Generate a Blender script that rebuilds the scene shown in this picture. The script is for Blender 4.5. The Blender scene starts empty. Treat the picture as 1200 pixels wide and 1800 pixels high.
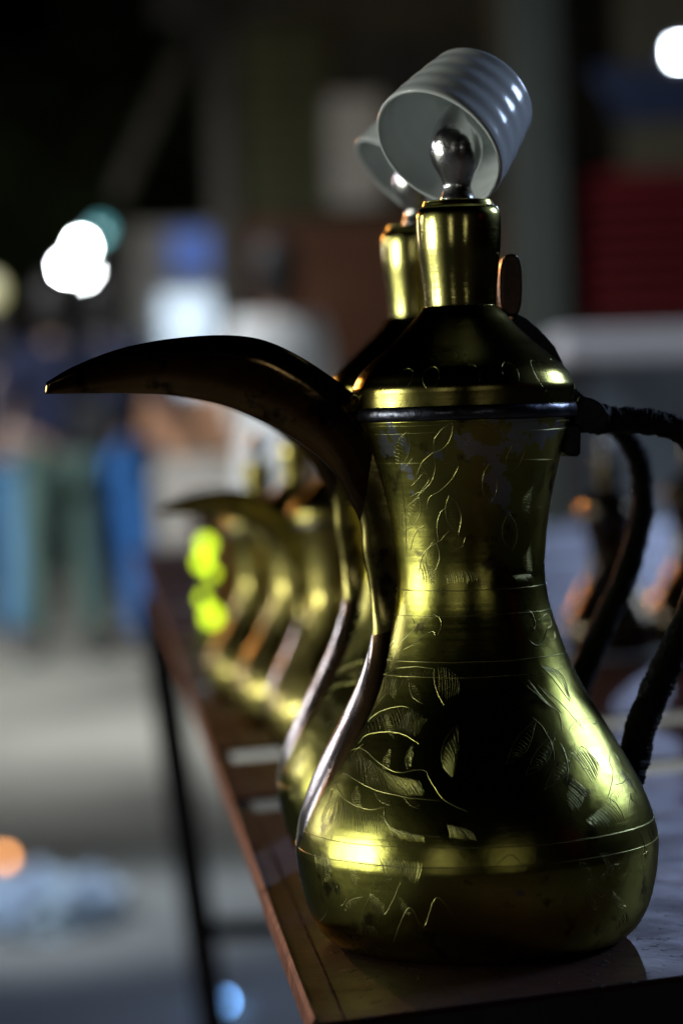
import bpy, bmesh, math, random
from mathutils import Vector, Matrix
from mathutils import noise as mnoise

random.seed(7)
S = bpy.context.scene
C = S.collection
R = math.radians
PI = math.pi

# ------------------------------------------------------------------ camera
TAB = 0.90                      # table height
CAMZ = TAB + 0.205
FPX = 4700.0                    # focal length in pixels of a 1200x1800 frame
cam_d = bpy.data.cameras.new('camera')
cam = bpy.data.objects.new('camera', cam_d)
C.objects.link(cam)
cam_d.sensor_fit = 'VERTICAL'
cam_d.sensor_height = 36.0
cam_d.lens = 36.0 * FPX / 1800.0
cam_d.clip_start = 0.05
cam_d.clip_end = 600
cam.location = (0, 0, CAMZ)
CM = Matrix.Rotation(R(90 - 2.18), 3, 'X') @ Matrix.Rotation(R(-1.8), 3, 'Z')
cam.rotation_euler = CM.to_euler()
cam_d.dof.use_dof = True
cam_d.dof.focus_distance = 0.992
cam_d.dof.aperture_fstop = 5.5
cam_d.dof.aperture_blades = 0
S.camera = cam
CAM = Vector((0, 0, CAMZ))
IMG_R, IMG_U, IMG_F = CM @ Vector((1, 0, 0)), CM @ Vector((0, 1, 0)), CM @ Vector((0, 0, -1))

def ray(px, py):
    return (CM @ Vector(((px - 600) / FPX, (900 - py) / FPX, -1))).normalized()
def at(px, py, Y):
    d = ray(px, py); return CAM + d * (Y / d.y)
def on(px, py, z):
    d = ray(px, py); return CAM + d * ((z - CAMZ) / d.z)

# ------------------------------------------------------------------ world, lights, exposure
w = bpy.data.worlds.new('World'); S.world = w; w.use_nodes = True
nt = w.node_tree
sky = nt.nodes.new('ShaderNodeTexSky'); sky.sky_type = 'NISHITA'; sky.sun_disc = False
sky.sun_elevation = R(-4); sky.sun_rotation = R(150)
bg = nt.nodes['Background']; nt.links.new(sky.outputs[0], bg.inputs[0]); bg.inputs[1].default_value = 0.006
S.view_settings.view_transform = 'Standard'; S.view_settings.look = 'None'
S.view_settings.exposure = 0; S.view_settings.gamma = 1
S.cycles.use_denoising = True
S.cycles.max_bounces = 8
S.cycles.sample_clamp_indirect = 4.0
S.cycles.caustics_reflective = False

P1 = on(842, 1648, TAB)
def area(name, az, el, dist, sx, sy, power, col, target=None, spread=180):
    """lamp of the market, az degrees right of the view, as seen from the front pot"""
    t = target or Vector((P1.x, P1.y, TAB + 0.15))
    d = Vector((math.sin(R(az)) * math.cos(R(el)), math.cos(R(az)) * math.cos(R(el)), math.sin(R(el))))
    l = bpy.data.lights.new(name, 'AREA'); l.shape = 'RECTANGLE'; l.size = sx; l.size_y = sy
    l.energy = power; l.color = col; l.spread = R(spread)
    o = bpy.data.objects.new(name, l); C.objects.link(o)
    o.location = t + d * dist
    o.rotation_euler = (-d).to_track_quat('-Z', 'Y').to_euler()
    return o
area('stall_floodlight', 58, 24, 3.6, 1.0, 0.8, 3.0, (0.52, 0.68, 1.0), spread=42)
area('shopfront_light', -101, 3, 4.2, 1.0, 0.8, 2.9, (0.95, 1.0, 0.88), spread=42)
area('shopfront_light', -84, 2, 5.0, 0.35, 0.8, 1.4, (0.97, 1.0, 0.88), spread=50)
area('shopfront_light', -94, -3, 4.6, 5.2, 1.5, 2.9, (0.97, 1.0, 0.86), spread=60)
area('shop_window_light', -58, 9, 6.0, 0.30, 0.6, 1.5, (0.88, 0.84, 1.0), spread=50)
area('shop_window_light', -27, 5, 7.0, 0.25, 0.5, 0.8, (0.90, 0.84, 1.0), spread=50)
area('shop_tube_light', -156, 5, 5.0, 0.14, 0.9, 0.17, (1.0, 0.95, 0.85), spread=50)
area('shop_tube_light', 163, 5, 5.0, 0.09, 0.8, 0.09, (1.0, 0.95, 0.85), spread=50)
area('red_signal_light', 116, 14, 3.0, 0.04, 0.04, 0.012, (1.0, 0.02, 0.02))
area('warm_street_lamp', -20, 9, 9.0, 0.12, 0.12, 3.6, (1.0, 0.42, 0.13), spread=30)

def spot(name, loc, target, power, col, cone, blend=0.5, size=0.15):
    l = bpy.data.lights.new(name, 'SPOT'); l.energy = power; l.color = col; l.shadow_soft_size = size
    l.spot_size = R(cone); l.spot_blend = blend
    o = bpy.data.objects.new(name, l); C.objects.link(o); o.location = loc
    o.rotation_euler = (Vector(target) - Vector(loc)).to_track_quat('-Z', 'Y').to_euler(); return o
# unseen spots added over the lane to brighten people, facade, bags and counter
spot('lane_fill_spot', (-4.2, 9.2, 4.6), (-0.8, 11.0, 0.3), 1700, (0.93, 0.98, 1.0), 88, 1.0)
spot('lane_fill_spot', (-0.6, 14.2, 5.0), (0.1, 19.0, 2.1), 190, (1.0, 0.88, 0.74), 100, 1.0)
spot('lane_fill_spot', (-3.2, 4.2, 3.6), (-0.62, 5.9, 0.0), 900, (0.72, 0.84, 1.0), 18, 1.0)
spot('lane_fill_spot', (3.4, 7.6, 4.6), (0.95, 8.6, 0.3), 420, (0.78, 0.88, 1.0), 62, 1.0)

# ------------------------------------------------------------------ materials
MATS = {}
def new_mat(name):
    m = bpy.data.materials.new(name); m.use_nodes = True
    MATS[name] = m
    return m, m.node_tree.nodes, m.node_tree.links, m.node_tree.nodes['Principled BSDF']

def mat(name, col, rough=0.6, metal=0.0, var=0.25, scale=8.0, bump=0.0, bscale=40.0, spec=0.5, coat=0.0, trans=0.0, stretch=None, rvar=0.0, emit=None, estr=0.0):
    m, N, L, b = new_mat(name)
    tc = N.new('ShaderNodeTexCoord'); src = tc.outputs['Object']
    if stretch:
        mp = N.new('ShaderNodeMapping'); mp.inputs['Scale'].default_value = stretch
        L.new(src, mp.inputs[0]); src = mp.outputs[0]
    n = N.new('ShaderNodeTexNoise'); n.inputs['Scale'].default_value = scale; n.inputs['Detail'].default_value = 6
    L.new(src, n.inputs['Vector'])
    r = N.new('ShaderNodeValToRGB')
    r.color_ramp.elements[0].position = 0.3; r.color_ramp.elements[1].position = 0.7
    r.color_ramp.elements[0].color = [c * (1 - var) for c in col[:3]] + [1]
    r.color_ramp.elements[1].color = [min(1, c * (1 + var)) for c in col[:3]] + [1]
    L.new(n.outputs[0], r.inputs[0]); L.new(r.outputs[0], b.inputs['Base Color'])
    b.inputs['Roughness'].default_value = rough; b.inputs['Metallic'].default_value = metal
    b.inputs['Specular IOR Level'].default_value = spec
    b.inputs['Coat Weight'].default_value = coat
    b.inputs['Transmission Weight'].default_value = trans
    if rvar:
        mr = N.new('ShaderNodeMapRange'); mr.inputs['To Min'].default_value = max(0.02, rough - rvar); mr.inputs['To Max'].default_value = rough + rvar
        L.new(n.outputs[0], mr.inputs['Value']); L.new(mr.outputs[0], b.inputs['Roughness'])
    if bump:
        n2 = N.new('ShaderNodeTexNoise'); n2.inputs['Scale'].default_value = bscale; n2.inputs['Detail'].default_value = 5
        L.new(src, n2.inputs['Vector'])
        bp = N.new('ShaderNodeBump'); bp.inputs['Strength'].default_value = bump; bp.inputs['Distance'].default_value = 0.002
        L.new(n2.outputs[0], bp.inputs['Height']); L.new(bp.outputs[0], b.inputs['Normal'])
    if emit:
        b.inputs['Emission Color'].default_value = (*emit, 1); b.inputs['Emission Strength'].default_value = estr
    return m

def brass_mat(name, c_hi, c_lo, c_dark, rough, tin=False, ring=True, dark_amt=0.62, satin=0.08, dent=0.24, lobe=None):
    m, N, L, b = new_mat(name)
    tc = N.new('ShaderNodeTexCoord'); obj = tc.outputs['Object']
    def noise(scale, detail=6, vec=obj, rough_=0.55):
        n = N.new('ShaderNodeTexNoise'); n.inputs['Scale'].default_value = scale; n.inputs['Detail'].default_value = detail
        n.inputs['Roughness'].default_value = rough_
        L.new(vec, n.inputs['Vector']); return n.outputs[0]
    def ramp(v, p0, p1, c0=(0, 0, 0, 1), c1=(1, 1, 1, 1)):
        r = N.new('ShaderNodeValToRGB'); r.color_ramp.elements[0].position = p0; r.color_ramp.elements[1].position = p1
        r.color_ramp.elements[0].color = c0; r.color_ramp.elements[1].color = c1
        L.new(v, r.inputs[0]); return r.outputs[0]
    def mix(f, a, c):
        x = N.new('ShaderNodeMix'); x.data_type = 'RGBA'
        if isinstance(f, (int, float)): x.inputs[0].default_value = f
        else: L.new(f, x.inputs[0])
        for s, v in ((6, a), (7, c)):
            if isinstance(v, tuple): x.inputs[s].default_value = (*v[:3], 1)
            else: L.new(v, x.inputs[s])
        return x.outputs[2]
    col = mix(ramp(noise(38), 0.35, 0.65), c_hi, c_lo)
    col = mix(ramp(noise(85, 8), dark_amt, dark_amt + 0.10), col, c_dark)
    rv = N.new('ShaderNodeMapRange'); rv.inputs['To Min'].default_value = rough * 0.55; rv.inputs['To Max'].default_value = rough * 1.6
    L.new(noise(55, 7), rv.inputs['Value']); rgh = rv.outputs[0]
    if tin:
        # worn tin plating left on the upper body
        sp = N.new('ShaderNodeSeparateXYZ'); L.new(obj, sp.inputs[0])
        zr = N.new('ShaderNodeMapRange'); zr.inputs['From Min'].default_value = 0.150; zr.inputs['From Max'].default_value = 0.203
        zr.inputs['To Min'].default_value = -0.16; zr.inputs['To Max'].default_value = 0.10
        L.new(sp.outputs[2], zr.inputs['Value'])
        ad = N.new('ShaderNodeMath'); ad.operation = 'ADD'; L.new(noise(70, 4), ad.inputs[0]); L.new(zr.outputs[0], ad.inputs[1])
        f = ramp(ad.outputs[0], 0.60, 0.62)
        col = mix(f, col, (0.60, 0.61, 0.60))
        # grey spots on the belly
        f2 = ramp(noise(48, 3), 0.72, 0.735); col = mix(f2, col, (0.36, 0.38, 0.38))
    N.remove(b); b = N.new('ShaderNodeBsdfAnisotropic'); b.distribution = 'BECKMANN'
    lw = N.new('ShaderNodeLayerWeight'); lw.inputs[0].default_value = 0.12
    col = mix(lw.outputs['Fresnel'], col, (0.75, 0.75, 0.66))
    L.new(col, b.inputs['Color']); L.new(rgh, b.inputs['Roughness'])
    g2 = N.new('ShaderNodeBsdfAnisotropic'); g2.distribution = 'BECKMANN'; g2.inputs['Roughness'].default_value = lobe or min(0.60, rough + 0.22)
    L.new(col, g2.inputs['Color'])
    ms = N.new('ShaderNodeMixShader'); ms.inputs[0].default_value = satin
    L.new(b.outputs[0], ms.inputs[1]); L.new(g2.outputs[0], ms.inputs[2])
    L.new(ms.outputs[0], N['Material Output'].inputs['Surface'])
    # turning marks round the axis + dents + scratches
    mp = N.new('ShaderNodeMapping'); mp.inputs['Scale'].default_value = (6, 6, 420); L.new(obj, mp.inputs[0])
    b1 = N.new('ShaderNodeBump'); b1.inputs['Strength'].default_value = 0.10 if ring else 0.03; b1.inputs['Distance'].default_value = 0.0006
    L.new(noise(1.0, 5, mp.outputs[0]), b1.inputs['Height'])
    b2 = N.new('ShaderNodeBump'); b2.inputs['Strength'].default_value = dent; b2.inputs['Distance'].default_value = 0.004
    L.new(noise(26, 2), b2.inputs['Height']); L.new(b1.outputs[0], b2.inputs['Normal'])
    b3 = N.new('ShaderNodeBump'); b3.inputs['Strength'].default_value = 0.07; b3.inputs['Distance'].default_value = 0.001
    L.new(noise(260, 6), b3.inputs['Height']); L.new(b2.outputs[0], b3.inputs['Normal'])
    L.new(b3.outputs[0], b.inputs['Normal']); L.new(b3.outputs[0], g2.inputs['Normal'])
    return m

brass_mat('brass', (0.62, 0.58, 0.14), (0.44, 0.42, 0.085), (0.16, 0.14, 0.05), 0.285, tin=True, dark_amt=0.585)
brass_mat('brass_lid', (0.50, 0.44, 0.13), (0.38, 0.33, 0.09), (0.17, 0.13, 0.05), 0.27, dark_amt=0.68)
brass_mat('brass_neck', (0.66, 0.60, 0.20), (0.54, 0.50, 0.15), (0.20, 0.16, 0.06), 0.19, dark_amt=0.72, satin=0.22)
brass_mat('spout_warm_reflect', (0.52, 0.31, 0.15), (0.40, 0.23, 0.10), (0.20, 0.12, 0.05), 0.25, ring=False, dark_amt=0.60)  # warm lamp reflection on the duct put into its base colour
brass_mat('spout_dark', (0.30, 0.20, 0.08), (0.17, 0.11, 0.045), (0.05, 0.032, 0.015), 0.17, ring=False, dark_amt=0.54, satin=0.04)  # darker mottled brown for the beak end of the spout
brass_mat('brass_polished', (0.70, 0.60, 0.20), (0.56, 0.46, 0.13), (0.25, 0.18, 0.06), 0.11, dark_amt=0.68, satin=0.50, dent=0.30, lobe=0.46)
brass_mat('brass_aged', (0.42, 0.36, 0.12), (0.28, 0.23, 0.07), (0.10, 0.07, 0.03), 0.26, ring=False, dark_amt=0.56, satin=0.2)
mat('engraved_groove', (0.52, 0.50, 0.20), 0.33, 1.0, 0.2, 60)
mat('pewter', (0.11, 0.115, 0.15), 0.30, 1.0, 0.35, 60, 0.35, 150, rvar=0.1)
mat('finial_silver', (0.80, 0.81, 0.80), 0.22, 1.0, 0.3, 70, 0.4, 120, rvar=0.08)
mat('iron', (0.035, 0.035, 0.04), 0.42, 0.7, 0.3, 80, 0.4, 200)
mat('wrap_black', (0.012, 0.012, 0.014), 0.72, 0.0, 0.4, 160, 0.8, 400, spec=0.3)
mat('thumb_wood', (0.11, 0.06, 0.03), 0.38, 0.3, 0.35, 60, 0.2, 160)
mat('porcelain', (0.86, 0.91, 0.92), 0.17, 0.0, 0.05, 24, 0.10, 90, coat=0.15)

def table_mat():
    m, N, L, b = new_mat('table_lacquer')
    tc = N.new('ShaderNodeTexCoord'); obj = tc.outputs['Object']
    def noise(scale, detail=6):
        n = N.new('ShaderNodeTexNoise'); n.inputs['Scale'].default_value = scale; n.inputs['Detail'].default_value = detail
        L.new(obj, n.inputs['Vector']); return n.outputs[0]
    r = N.new('ShaderNodeValToRGB'); e = r.color_ramp.elements
    e[0].position = 0.3; e[0].color = (0.030, 0.010, 0.007, 1); e[1].position = 0.72; e[1].color = (0.080, 0.030, 0.021, 1)
    L.new(noise(14), r.inputs[0])
    r2 = N.new('ShaderNodeValToRGB'); e = r2.color_ramp.elements
    e[0].position = 0.60; e[1].position = 0.66; L.new(noise(150, 5), r2.inputs[0])
    mx = N.new('ShaderNodeMix'); mx.data_type = 'RGBA'; L.new(r2.outputs[0], mx.inputs[0]); L.new(r.outputs[0], mx.inputs[6]); mx.inputs[7].default_value = (0.02, 0.015, 0.013, 1)
    L.new(mx.outputs[2], b.inputs['Base Color'])
    rr = N.new('ShaderNodeMapRange'); rr.inputs['To Min'].default_value = 0.40; rr.inputs['To Max'].default_value = 0.80; L.new(noise(30, 8), rr.inputs['Value'])
    L.new(rr.outputs[0], b.inputs['Roughness']); b.inputs['Specular IOR Level'].default_value = 0.16
    b1 = N.new('ShaderNodeBump'); b1.inputs['Strength'].default_value = 0.35; b1.inputs['Distance'].default_value = 0.0012; L.new(noise(120, 6), b1.inputs['Height'])
    b2 = N.new('ShaderNodeBump'); b2.inputs['Strength'].default_value = 0.5; b2.inputs['Distance'].default_value = 0.001; L.new(r2.outputs[0], b2.inputs['Height']); L.new(b1.outputs[0], b2.inputs['Normal'])
    L.new(b2.outputs[0], b.inputs['Normal'])
table_mat()
mat('table_trim', (0.22, 0.085, 0.055), 0.62, 0.0, 0.55, 90, 0.6, 260, spec=0.25)
mat('table_leg', (0.06, 0.06, 0.07), 0.5, 0.3, 0.3, 30)
mat('concrete', (0.32, 0.305, 0.26), 0.85, 0.0, 0.55, 0.75, 0.4, 30)
mat('wall_plaster', (0.075, 0.066, 0.040), 0.9, 0.0, 0.3, 1.2)
mat('wall_brown', (0.26, 0.115, 0.065), 0.9, 0.0, 0.3, 1.2)
mat('slat_olive', (0.16, 0.165, 0.085), 0.7, 0.2, 0.2, 3)
mat('slat_red', (0.10, 0.002, 0.005), 0.6, 0.1, 0.25, 3)
mat('pillar_grey', (0.05, 0.06, 0.054), 0.85, 0.0, 0.3, 2)
mat('panel_white', (0.86, 0.80, 0.72), 0.6, 0.0, 0.08, 3)
mat('counter_white', (0.72, 0.70, 0.76), 0.5, 0.0, 0.1, 3)
mat('pole_wood', (0.17, 0.15, 0.13), 0.85, 0.0, 0.3, 4)
mat('awning_blue', (0.008, 0.02, 0.07), 0.8, 0.0, 0.2, 3)
mat('panel_blue', (0.22, 0.27, 0.36), 0.7, 0.0, 0.3, 3)
mat('leaf', (0.05, 0.075, 0.02), 0.7, 0.0, 0.5, 3)
mat('bark', (0.10, 0.08, 0.06), 0.9, 0.0, 0.3, 6)
mat('skin', (0.30, 0.17, 0.11), 0.5, 0.0, 0.1, 6)
mat('hair', (0.015, 0.012, 0.012), 0.6, 0.0, 0.2, 20)
mat('shirt_navy', (0.006, 0.011, 0.045), 0.85, 0.0, 0.2, 12)
mat('trouser_green', (0.10, 0.17, 0.15), 0.85, 0.0, 0.2, 8)
mat('jeans_blue', (0.035, 0.17, 0.50), 0.85, 0.0, 0.35, 8)
mat('jeans_pale', (0.11, 0.29, 0.52), 0.85, 0.0, 0.2, 8)
mat('blouse_pink', (0.58, 0.42, 0.38), 0.85, 0.0, 0.2, 8)
mat('robe_white', (0.78, 0.79, 0.80), 0.8, 0.0, 0.05, 8)
mat('shoe_pale', (0.10, 0.13, 0.16), 0.7, 0.0, 0.1, 8)
mat('bag_black', (0.012, 0.012, 0.014), 0.6, 0.0, 0.2, 8)
mat('cardboard', (0.58, 0.30, 0.17), 0.85, 0.0, 0.15, 5)
mat('crate_grey', (0.66, 0.61, 0.55), 0.8, 0.0, 0.15, 5)
mat('fridge_white', (0.75, 0.78, 0.8), 0.4)
mat('fridge_glow', (0.8, 0.85, 0.9), 0.4, emit=(0.66, 0.83, 1.0), estr=1.3)
mat('fridge_sign', (0.1, 0.2, 0.6), 0.4, emit=(0.16, 0.28, 0.8), estr=0.45)
mat('bulb_white', (1, 1, 1), 0.4, emit=(0.90, 0.96, 1.0), estr=240)
mat('flood_glass', (1, 1, 1), 0.4, emit=(0.80, 0.90, 1.0), estr=60)
mat('bulb_yellow', (1, 1, 0.7), 0.4, emit=(0.85, 0.80, 0.38), estr=0.75)
mat('bulb_teal', (0.2, 0.5, 0.5), 0.4, emit=(0.12, 0.42, 0.46), estr=2.2)
mat('bulb_lilac', (0.5, 0.5, 0.7), 0.4, emit=(0.45, 0.50, 0.85), estr=2.0)
mat('glint_blue', (0.2, 0.5, 1), 0.4, emit=(0.18, 0.45, 1.0), estr=22)
mat('led_orange', (1, 0.4, 0.1), 0.4, emit=(1.0, 0.42, 0.14), estr=9)
mat('lamp_metal', (0.05, 0.05, 0.06), 0.5, 0.5, 0.2, 8)
mat('plastic_bag', (0.62, 0.72, 0.95), 0.2, 0.0, 0.35, 9, 0.5, 18, trans=0.0)
mat('lime_glow', (0.62, 0.85, 0.015), 0.25, 0.0, 0.05, 5, emit=(0.58, 0.80, 0.02), estr=3.4)
mat('label_grey', (0.33, 0.34, 0.34), 0.7, 0.0, 0.1, 20)
mat('orange_plastic', (0.65, 0.25, 0.02), 0.3, 0.0, 0.1, 5)
mat('pink_plastic', (0.60, 0.08, 0.17), 0.35, 0.0, 0.1, 5)
brass_mat('copper', (0.26, 0.21, 0.14), (0.19, 0.15, 0.10), (0.10, 0.08, 0.05), 0.12, satin=0.2)

# ------------------------------------------------------------------ mesh helpers
def mesh_obj(name, verts, faces, material, parent=None, smooth=True):
    me = bpy.data.meshes.new(name); me.from_pydata([tuple(v) for v in verts], [], faces); me.update()
    bm = bmesh.new(); bm.from_mesh(me); bmesh.ops.recalc_face_normals(bm, faces=bm.faces); bm.to_mesh(me); bm.free()
    for p in me.polygons: p.use_smooth = smooth
    me.materials.append(MATS[material])
    o = bpy.data.objects.new(name, me); C.objects.link(o)
    if parent: o.parent = parent
    return o
def empty(name, loc=(0, 0, 0), rz=0.0, sc=1.0):
    o = bpy.data.objects.new(name, None); C.objects.link(o); o.location = loc; o.rotation_euler = (0, 0, rz); o.scale = (sc, sc, sc); o.empty_display_size = 0.05
    return o
def tag(o, label, cat, group=None):
    o['label'] = label; o['category'] = cat
    if group: o['group'] = group
    return o
def structure(o):
    o['kind'] = 'structure'; return o
def lathe(profile, segs=96, wob=0.0, seed=0.0, close=False):
    """profile [(r, z)]"""
    V, F = [], []
    n = len(profile)
    for (r, z) in profile:
        for k in range(segs):
            a = 2 * PI * k / segs
            rr = r
            if wob and r > 0.004:
                rr += wob * mnoise.noise(Vector((math.cos(a) * 1.3 + seed, math.sin(a) * 1.3, z * 22)))
            V.append((rr * math.cos(a), rr * math.sin(a), z))
    for i in range(n - 1 + (1 if close else 0)):
        j = (i + 1) % n
        for k in range(segs):
            k2 = (k + 1) % segs
            F.append((i * segs + k, i * segs + k2, j * segs + k2, j * segs + k))
    return V, F
def smooth_pts(pts, n):
    """catmull-rom resample of tuples"""
    P = [Vector(p) for p in pts]; out = []
    m = len(P) - 1
    for i in range(n):
        t = i / (n - 1) * m; k = min(int(t), m - 1); f = t - k
        p0 = P[max(k - 1, 0)]; p1 = P[k]; p2 = P[k + 1]; p3 = P[min(k + 2, m)]
        out.append(0.5 * ((2 * p1) + (p2 - p0) * f + (2 * p0 - 5 * p1 + 4 * p2 - p3) * f * f + (3 * p1 - p0 - 3 * p2 + p3) * f ** 3))
    return out
def tube(path, rad, segs=10, V=None, F=None, cap=True):
    V = [] if V is None else V; F = [] if F is None else F
    base = len(V); n = len(path); up = Vector((0.13, 0.98, 0.2))
    prev = None
    for i, p in enumerate(path):
        t = (path[min(i + 1, n - 1)] - path[max(i - 1, 0)])
        t = t.normalized() if t.length > 1e-9 else Vector((0, 0, 1))
        if prev is None:
            u = t.cross(up); u = u.normalized() if u.length > 1e-4 else t.cross(Vector((1, 0, 0))).normalized()
        else:
            u = prev - t * prev.dot(t); u.normalize()
        prev = u; v = t.cross(u)
        for k in range(segs):
            a = 2 * PI * k / segs
            r = rad(i, a) if callable(rad) else rad
            V.append(p + u * (r * math.cos(a)) + v * (r * math.sin(a)))
    for i in range(n - 1):
        for k in range(segs):
            k2 = (k + 1) % segs
            F.append((base + i * segs + k, base + i * segs + k2, base + (i + 1) * segs + k2, base + (i + 1) * segs + k))
    if cap:
        F.append(tuple(base + k for k in range(segs))); F.append(tuple(base + (n - 1) * segs + k for k in range(segs)))
    return V, F
def box_vf(x0, x1, y0, y1, z0, z1, V=None, F=None):
    V = [] if V is None else V; F = [] if F is None else F
    b = len(V)
    V += [(x0, y0, z0), (x1, y0, z0), (x1, y1, z0), (x0, y1, z0), (x0, y0, z1), (x1, y0, z1), (x1, y1, z1), (x0, y1, z1)]
    F += [tuple(b + i for i in f) for f in ((0, 3, 2, 1), (4, 5, 6, 7), (0, 1, 5, 4), (1, 2, 6, 5), (2, 3, 7, 6), (3, 0, 4, 7))]
    return V, F
def bevel(o, wdt, seg=2):
    m = o.modifiers.new('bevel', 'BEVEL'); m.width = wdt; m.segments = seg; m.limit_method = 'ANGLE'
    return o
def box(name, x0, x1, y0, y1, z0, z1, material, parent=None, bev=0.0):
    V, F = box_vf(x0, x1, y0, y1, z0, z1)
    o = mesh_obj(name, V, F, material, parent, smooth=False)
    if bev: bevel(o, bev)
    return o
def extrude_poly(name, pts, y0, y1, material, parent=None, bev=0.0006):
    """pts [(x,z)] outline extruded in y"""
    n = len(pts); V = [(x, y0, z) for x, z in pts] + [(x, y1, z) for x, z in pts]
    F = [tuple(range(n)), tuple(range(2 * n - 1, n - 1, -1))] + [(i, (i + 1) % n, n + (i + 1) % n, n + i) for i in range(n)]
    o = mesh_obj(name, V, F, material, parent, smooth=False)
    if bev: bevel(o, bev)
    return o
def copy_tree(o, parent=None):
    c = o.copy(); C.objects.link(c)
    if parent: c.parent = parent
    for ch in list(o.children): copy_tree(ch, c)
    return c

# ------------------------------------------------------------------ ground
V, F = [], []
nx, ny = 60, 60
for j in range(ny + 1):
    for i in range(nx + 1):
        x = -150 + 300 * i / nx; y = -60 + 360 * j / ny
        V.append((x, y, 0))
for j in range(ny):
    for i in range(nx):
        a = j * (nx + 1) + i; F.append((a, a + 1, a + nx + 2, a + nx + 1))
structure(mesh_obj('ground', V, F, 'concrete'))

# ------------------------------------------------------------------ table
c_fl = on(556, 1800, TAB); c_bl = on(239, 966, TAB)
c_fr = on(1520, 1672, TAB); c_fr = c_fl + (c_fr - c_fl) * 3.6
c_br = Vector((1.0, c_bl.y + 0.38, TAB))
tb = empty('market_table', ((c_fl.x + c_br.x) / 2, (c_fl.y + c_br.y) / 2, 0))
tag(tb, 'long dark red market table of gapped boards with worn edge trim under the pots', 'table')
off = Vector(tb.location)
quad = [c_fl - off, c_fr - off, c_br - off, c_bl - off]
for q in quad: q.z = TAB
# boards laid side by side parallel to the front edge, with gaps between them
f_d = (quad[1] - quad[0]).normalized(); n_d = Vector((-f_d.y, f_d.x, 0))
n_bl = (quad[3] - quad[0]).dot(n_d); n_br = (quad[2] - quad[1]).dot(n_d)
def edge_l(n): return quad[0] + (quad[3] - quad[0]) * (n / n_bl)
def edge_r(n): return quad[1] + (quad[2] - quad[1]) * (n / n_br)
cuts = [((on(px, py, TAB) - off - quad[0]).dot(n_d), g) for px, py, g in ((450, 1413, .025), (450, 1324, .026), (330, 1207, .032))]
nn = cuts[-1][0] + .36
while nn < n_bl - .15: cuts.append((nn, .02)); nn += .38
lo = 0.0
for cn, g in cuts + [(n_bl + .02, .02)]:
    hi = cn - g
    pts = [edge_l(lo), edge_r(lo), edge_r(hi), edge_l(hi)]
    V = [(q.x, q.y, TAB) for q in pts] + [(q.x, q.y, TAB - 0.0025) for q in pts]
    F = [(0, 1, 2, 3), (7, 6, 5, 4)] + [(i, (i + 1) % 4, 4 + (i + 1) % 4, 4 + i) for i in range(4)]
    bevel(mesh_obj('board', V, F, 'table_lacquer', tb, smooth=False), 0.0006, 2)
    lo = cn + g
for (pa, pb, wd) in ((edge_l(0.0), edge_l(n_bl), .012), (edge_r(0.0), edge_r(n_br), -.05)):
    V = [(p.x + f_d.x * o, p.y + f_d.y * o, z) for p in (pa + n_d * .002, pb) for o in (0.0, wd) for z in (TAB - .0028, TAB - .0058)]
    mesh_obj('side_rail', V, [(0, 1, 5, 4), (2, 6, 7, 3), (0, 4, 6, 2), (1, 3, 7, 5), (0, 2, 3, 1), (4, 5, 7, 6)], 'table_leg', tb, smooth=False)
def strip(name, a, b, wdt, h, z, material, outward):
    d = (b - a).normalized(); o = Vector((outward.x, outward.y, 0)); o = (o - d * o.dot(d)).normalized()
    V = []
    for p in (a, b):
        for (s, hh) in ((0.0, z), (0.0, z - h), (-wdt, z - h), (-wdt, z - 0.0022), (-wdt + 0.0012, z)):
            V.append((p.x - o.x * s, p.y - o.y * s, hh))
    n = 5
    F = [tuple(range(n)), tuple(range(2 * n - 1, n - 1, -1))] + [(i, (i + 1) % n, n + (i + 1) % n, n + i) for i in range(n)]
    return mesh_obj(name, V, F, material, tb, smooth=False)
left = Vector((-1, 0, 0))
qa, qb = quad[0], quad[3]
J = on(466, 1568, TAB) - off; J.z = TAB
dirl = (qb - qa).normalized(); tJ = (J - qa).dot(dirl)
strip('edge_trim', qa + dirl * 0.002, qa + dirl * (tJ - 0.001), 0.0016, 0.0098, TAB + 0.0014, 'table_trim', left)
strip('edge_trim', qa + dirl * (tJ + 0.001), qb, 0.0018, 0.0085, TAB + 0.0020, 'table_trim', left)
# a raised seam just inside the trim
s0 = qa + (quad[1] - qa).normalized() * 0.0105
V, F = tube([Vector((s0.x, s0.y, TAB)), Vector((qa.x + dirl.x * 1.6 + 0.0085, qa.y + dirl.y * 1.6, TAB))], 0.0005, 6)
mesh_obj('seam', V, F, 'table_trim', tb)
fd_ = (quad[1] - quad[0]).normalized(); bd_ = Vector((-fd_.y, fd_.x, 0))
pA = quad[0] + fd_ * 0.012 + bd_ * 0.003; pB = quad[1] + bd_ * 0.003
V = [(p.x + bd_.x * o, p.y + bd_.y * o, z) for p in (pA, pB) for o in (0, .018) for z in (TAB - .0028, TAB - .06)]
mesh_obj('apron', V, [(0, 1, 5, 4), (2, 6, 7, 3), (0, 4, 6, 2), (1, 3, 7, 5), (0, 2, 3, 1), (4, 5, 7, 6)], 'table_leg', tb, smooth=False)
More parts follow.
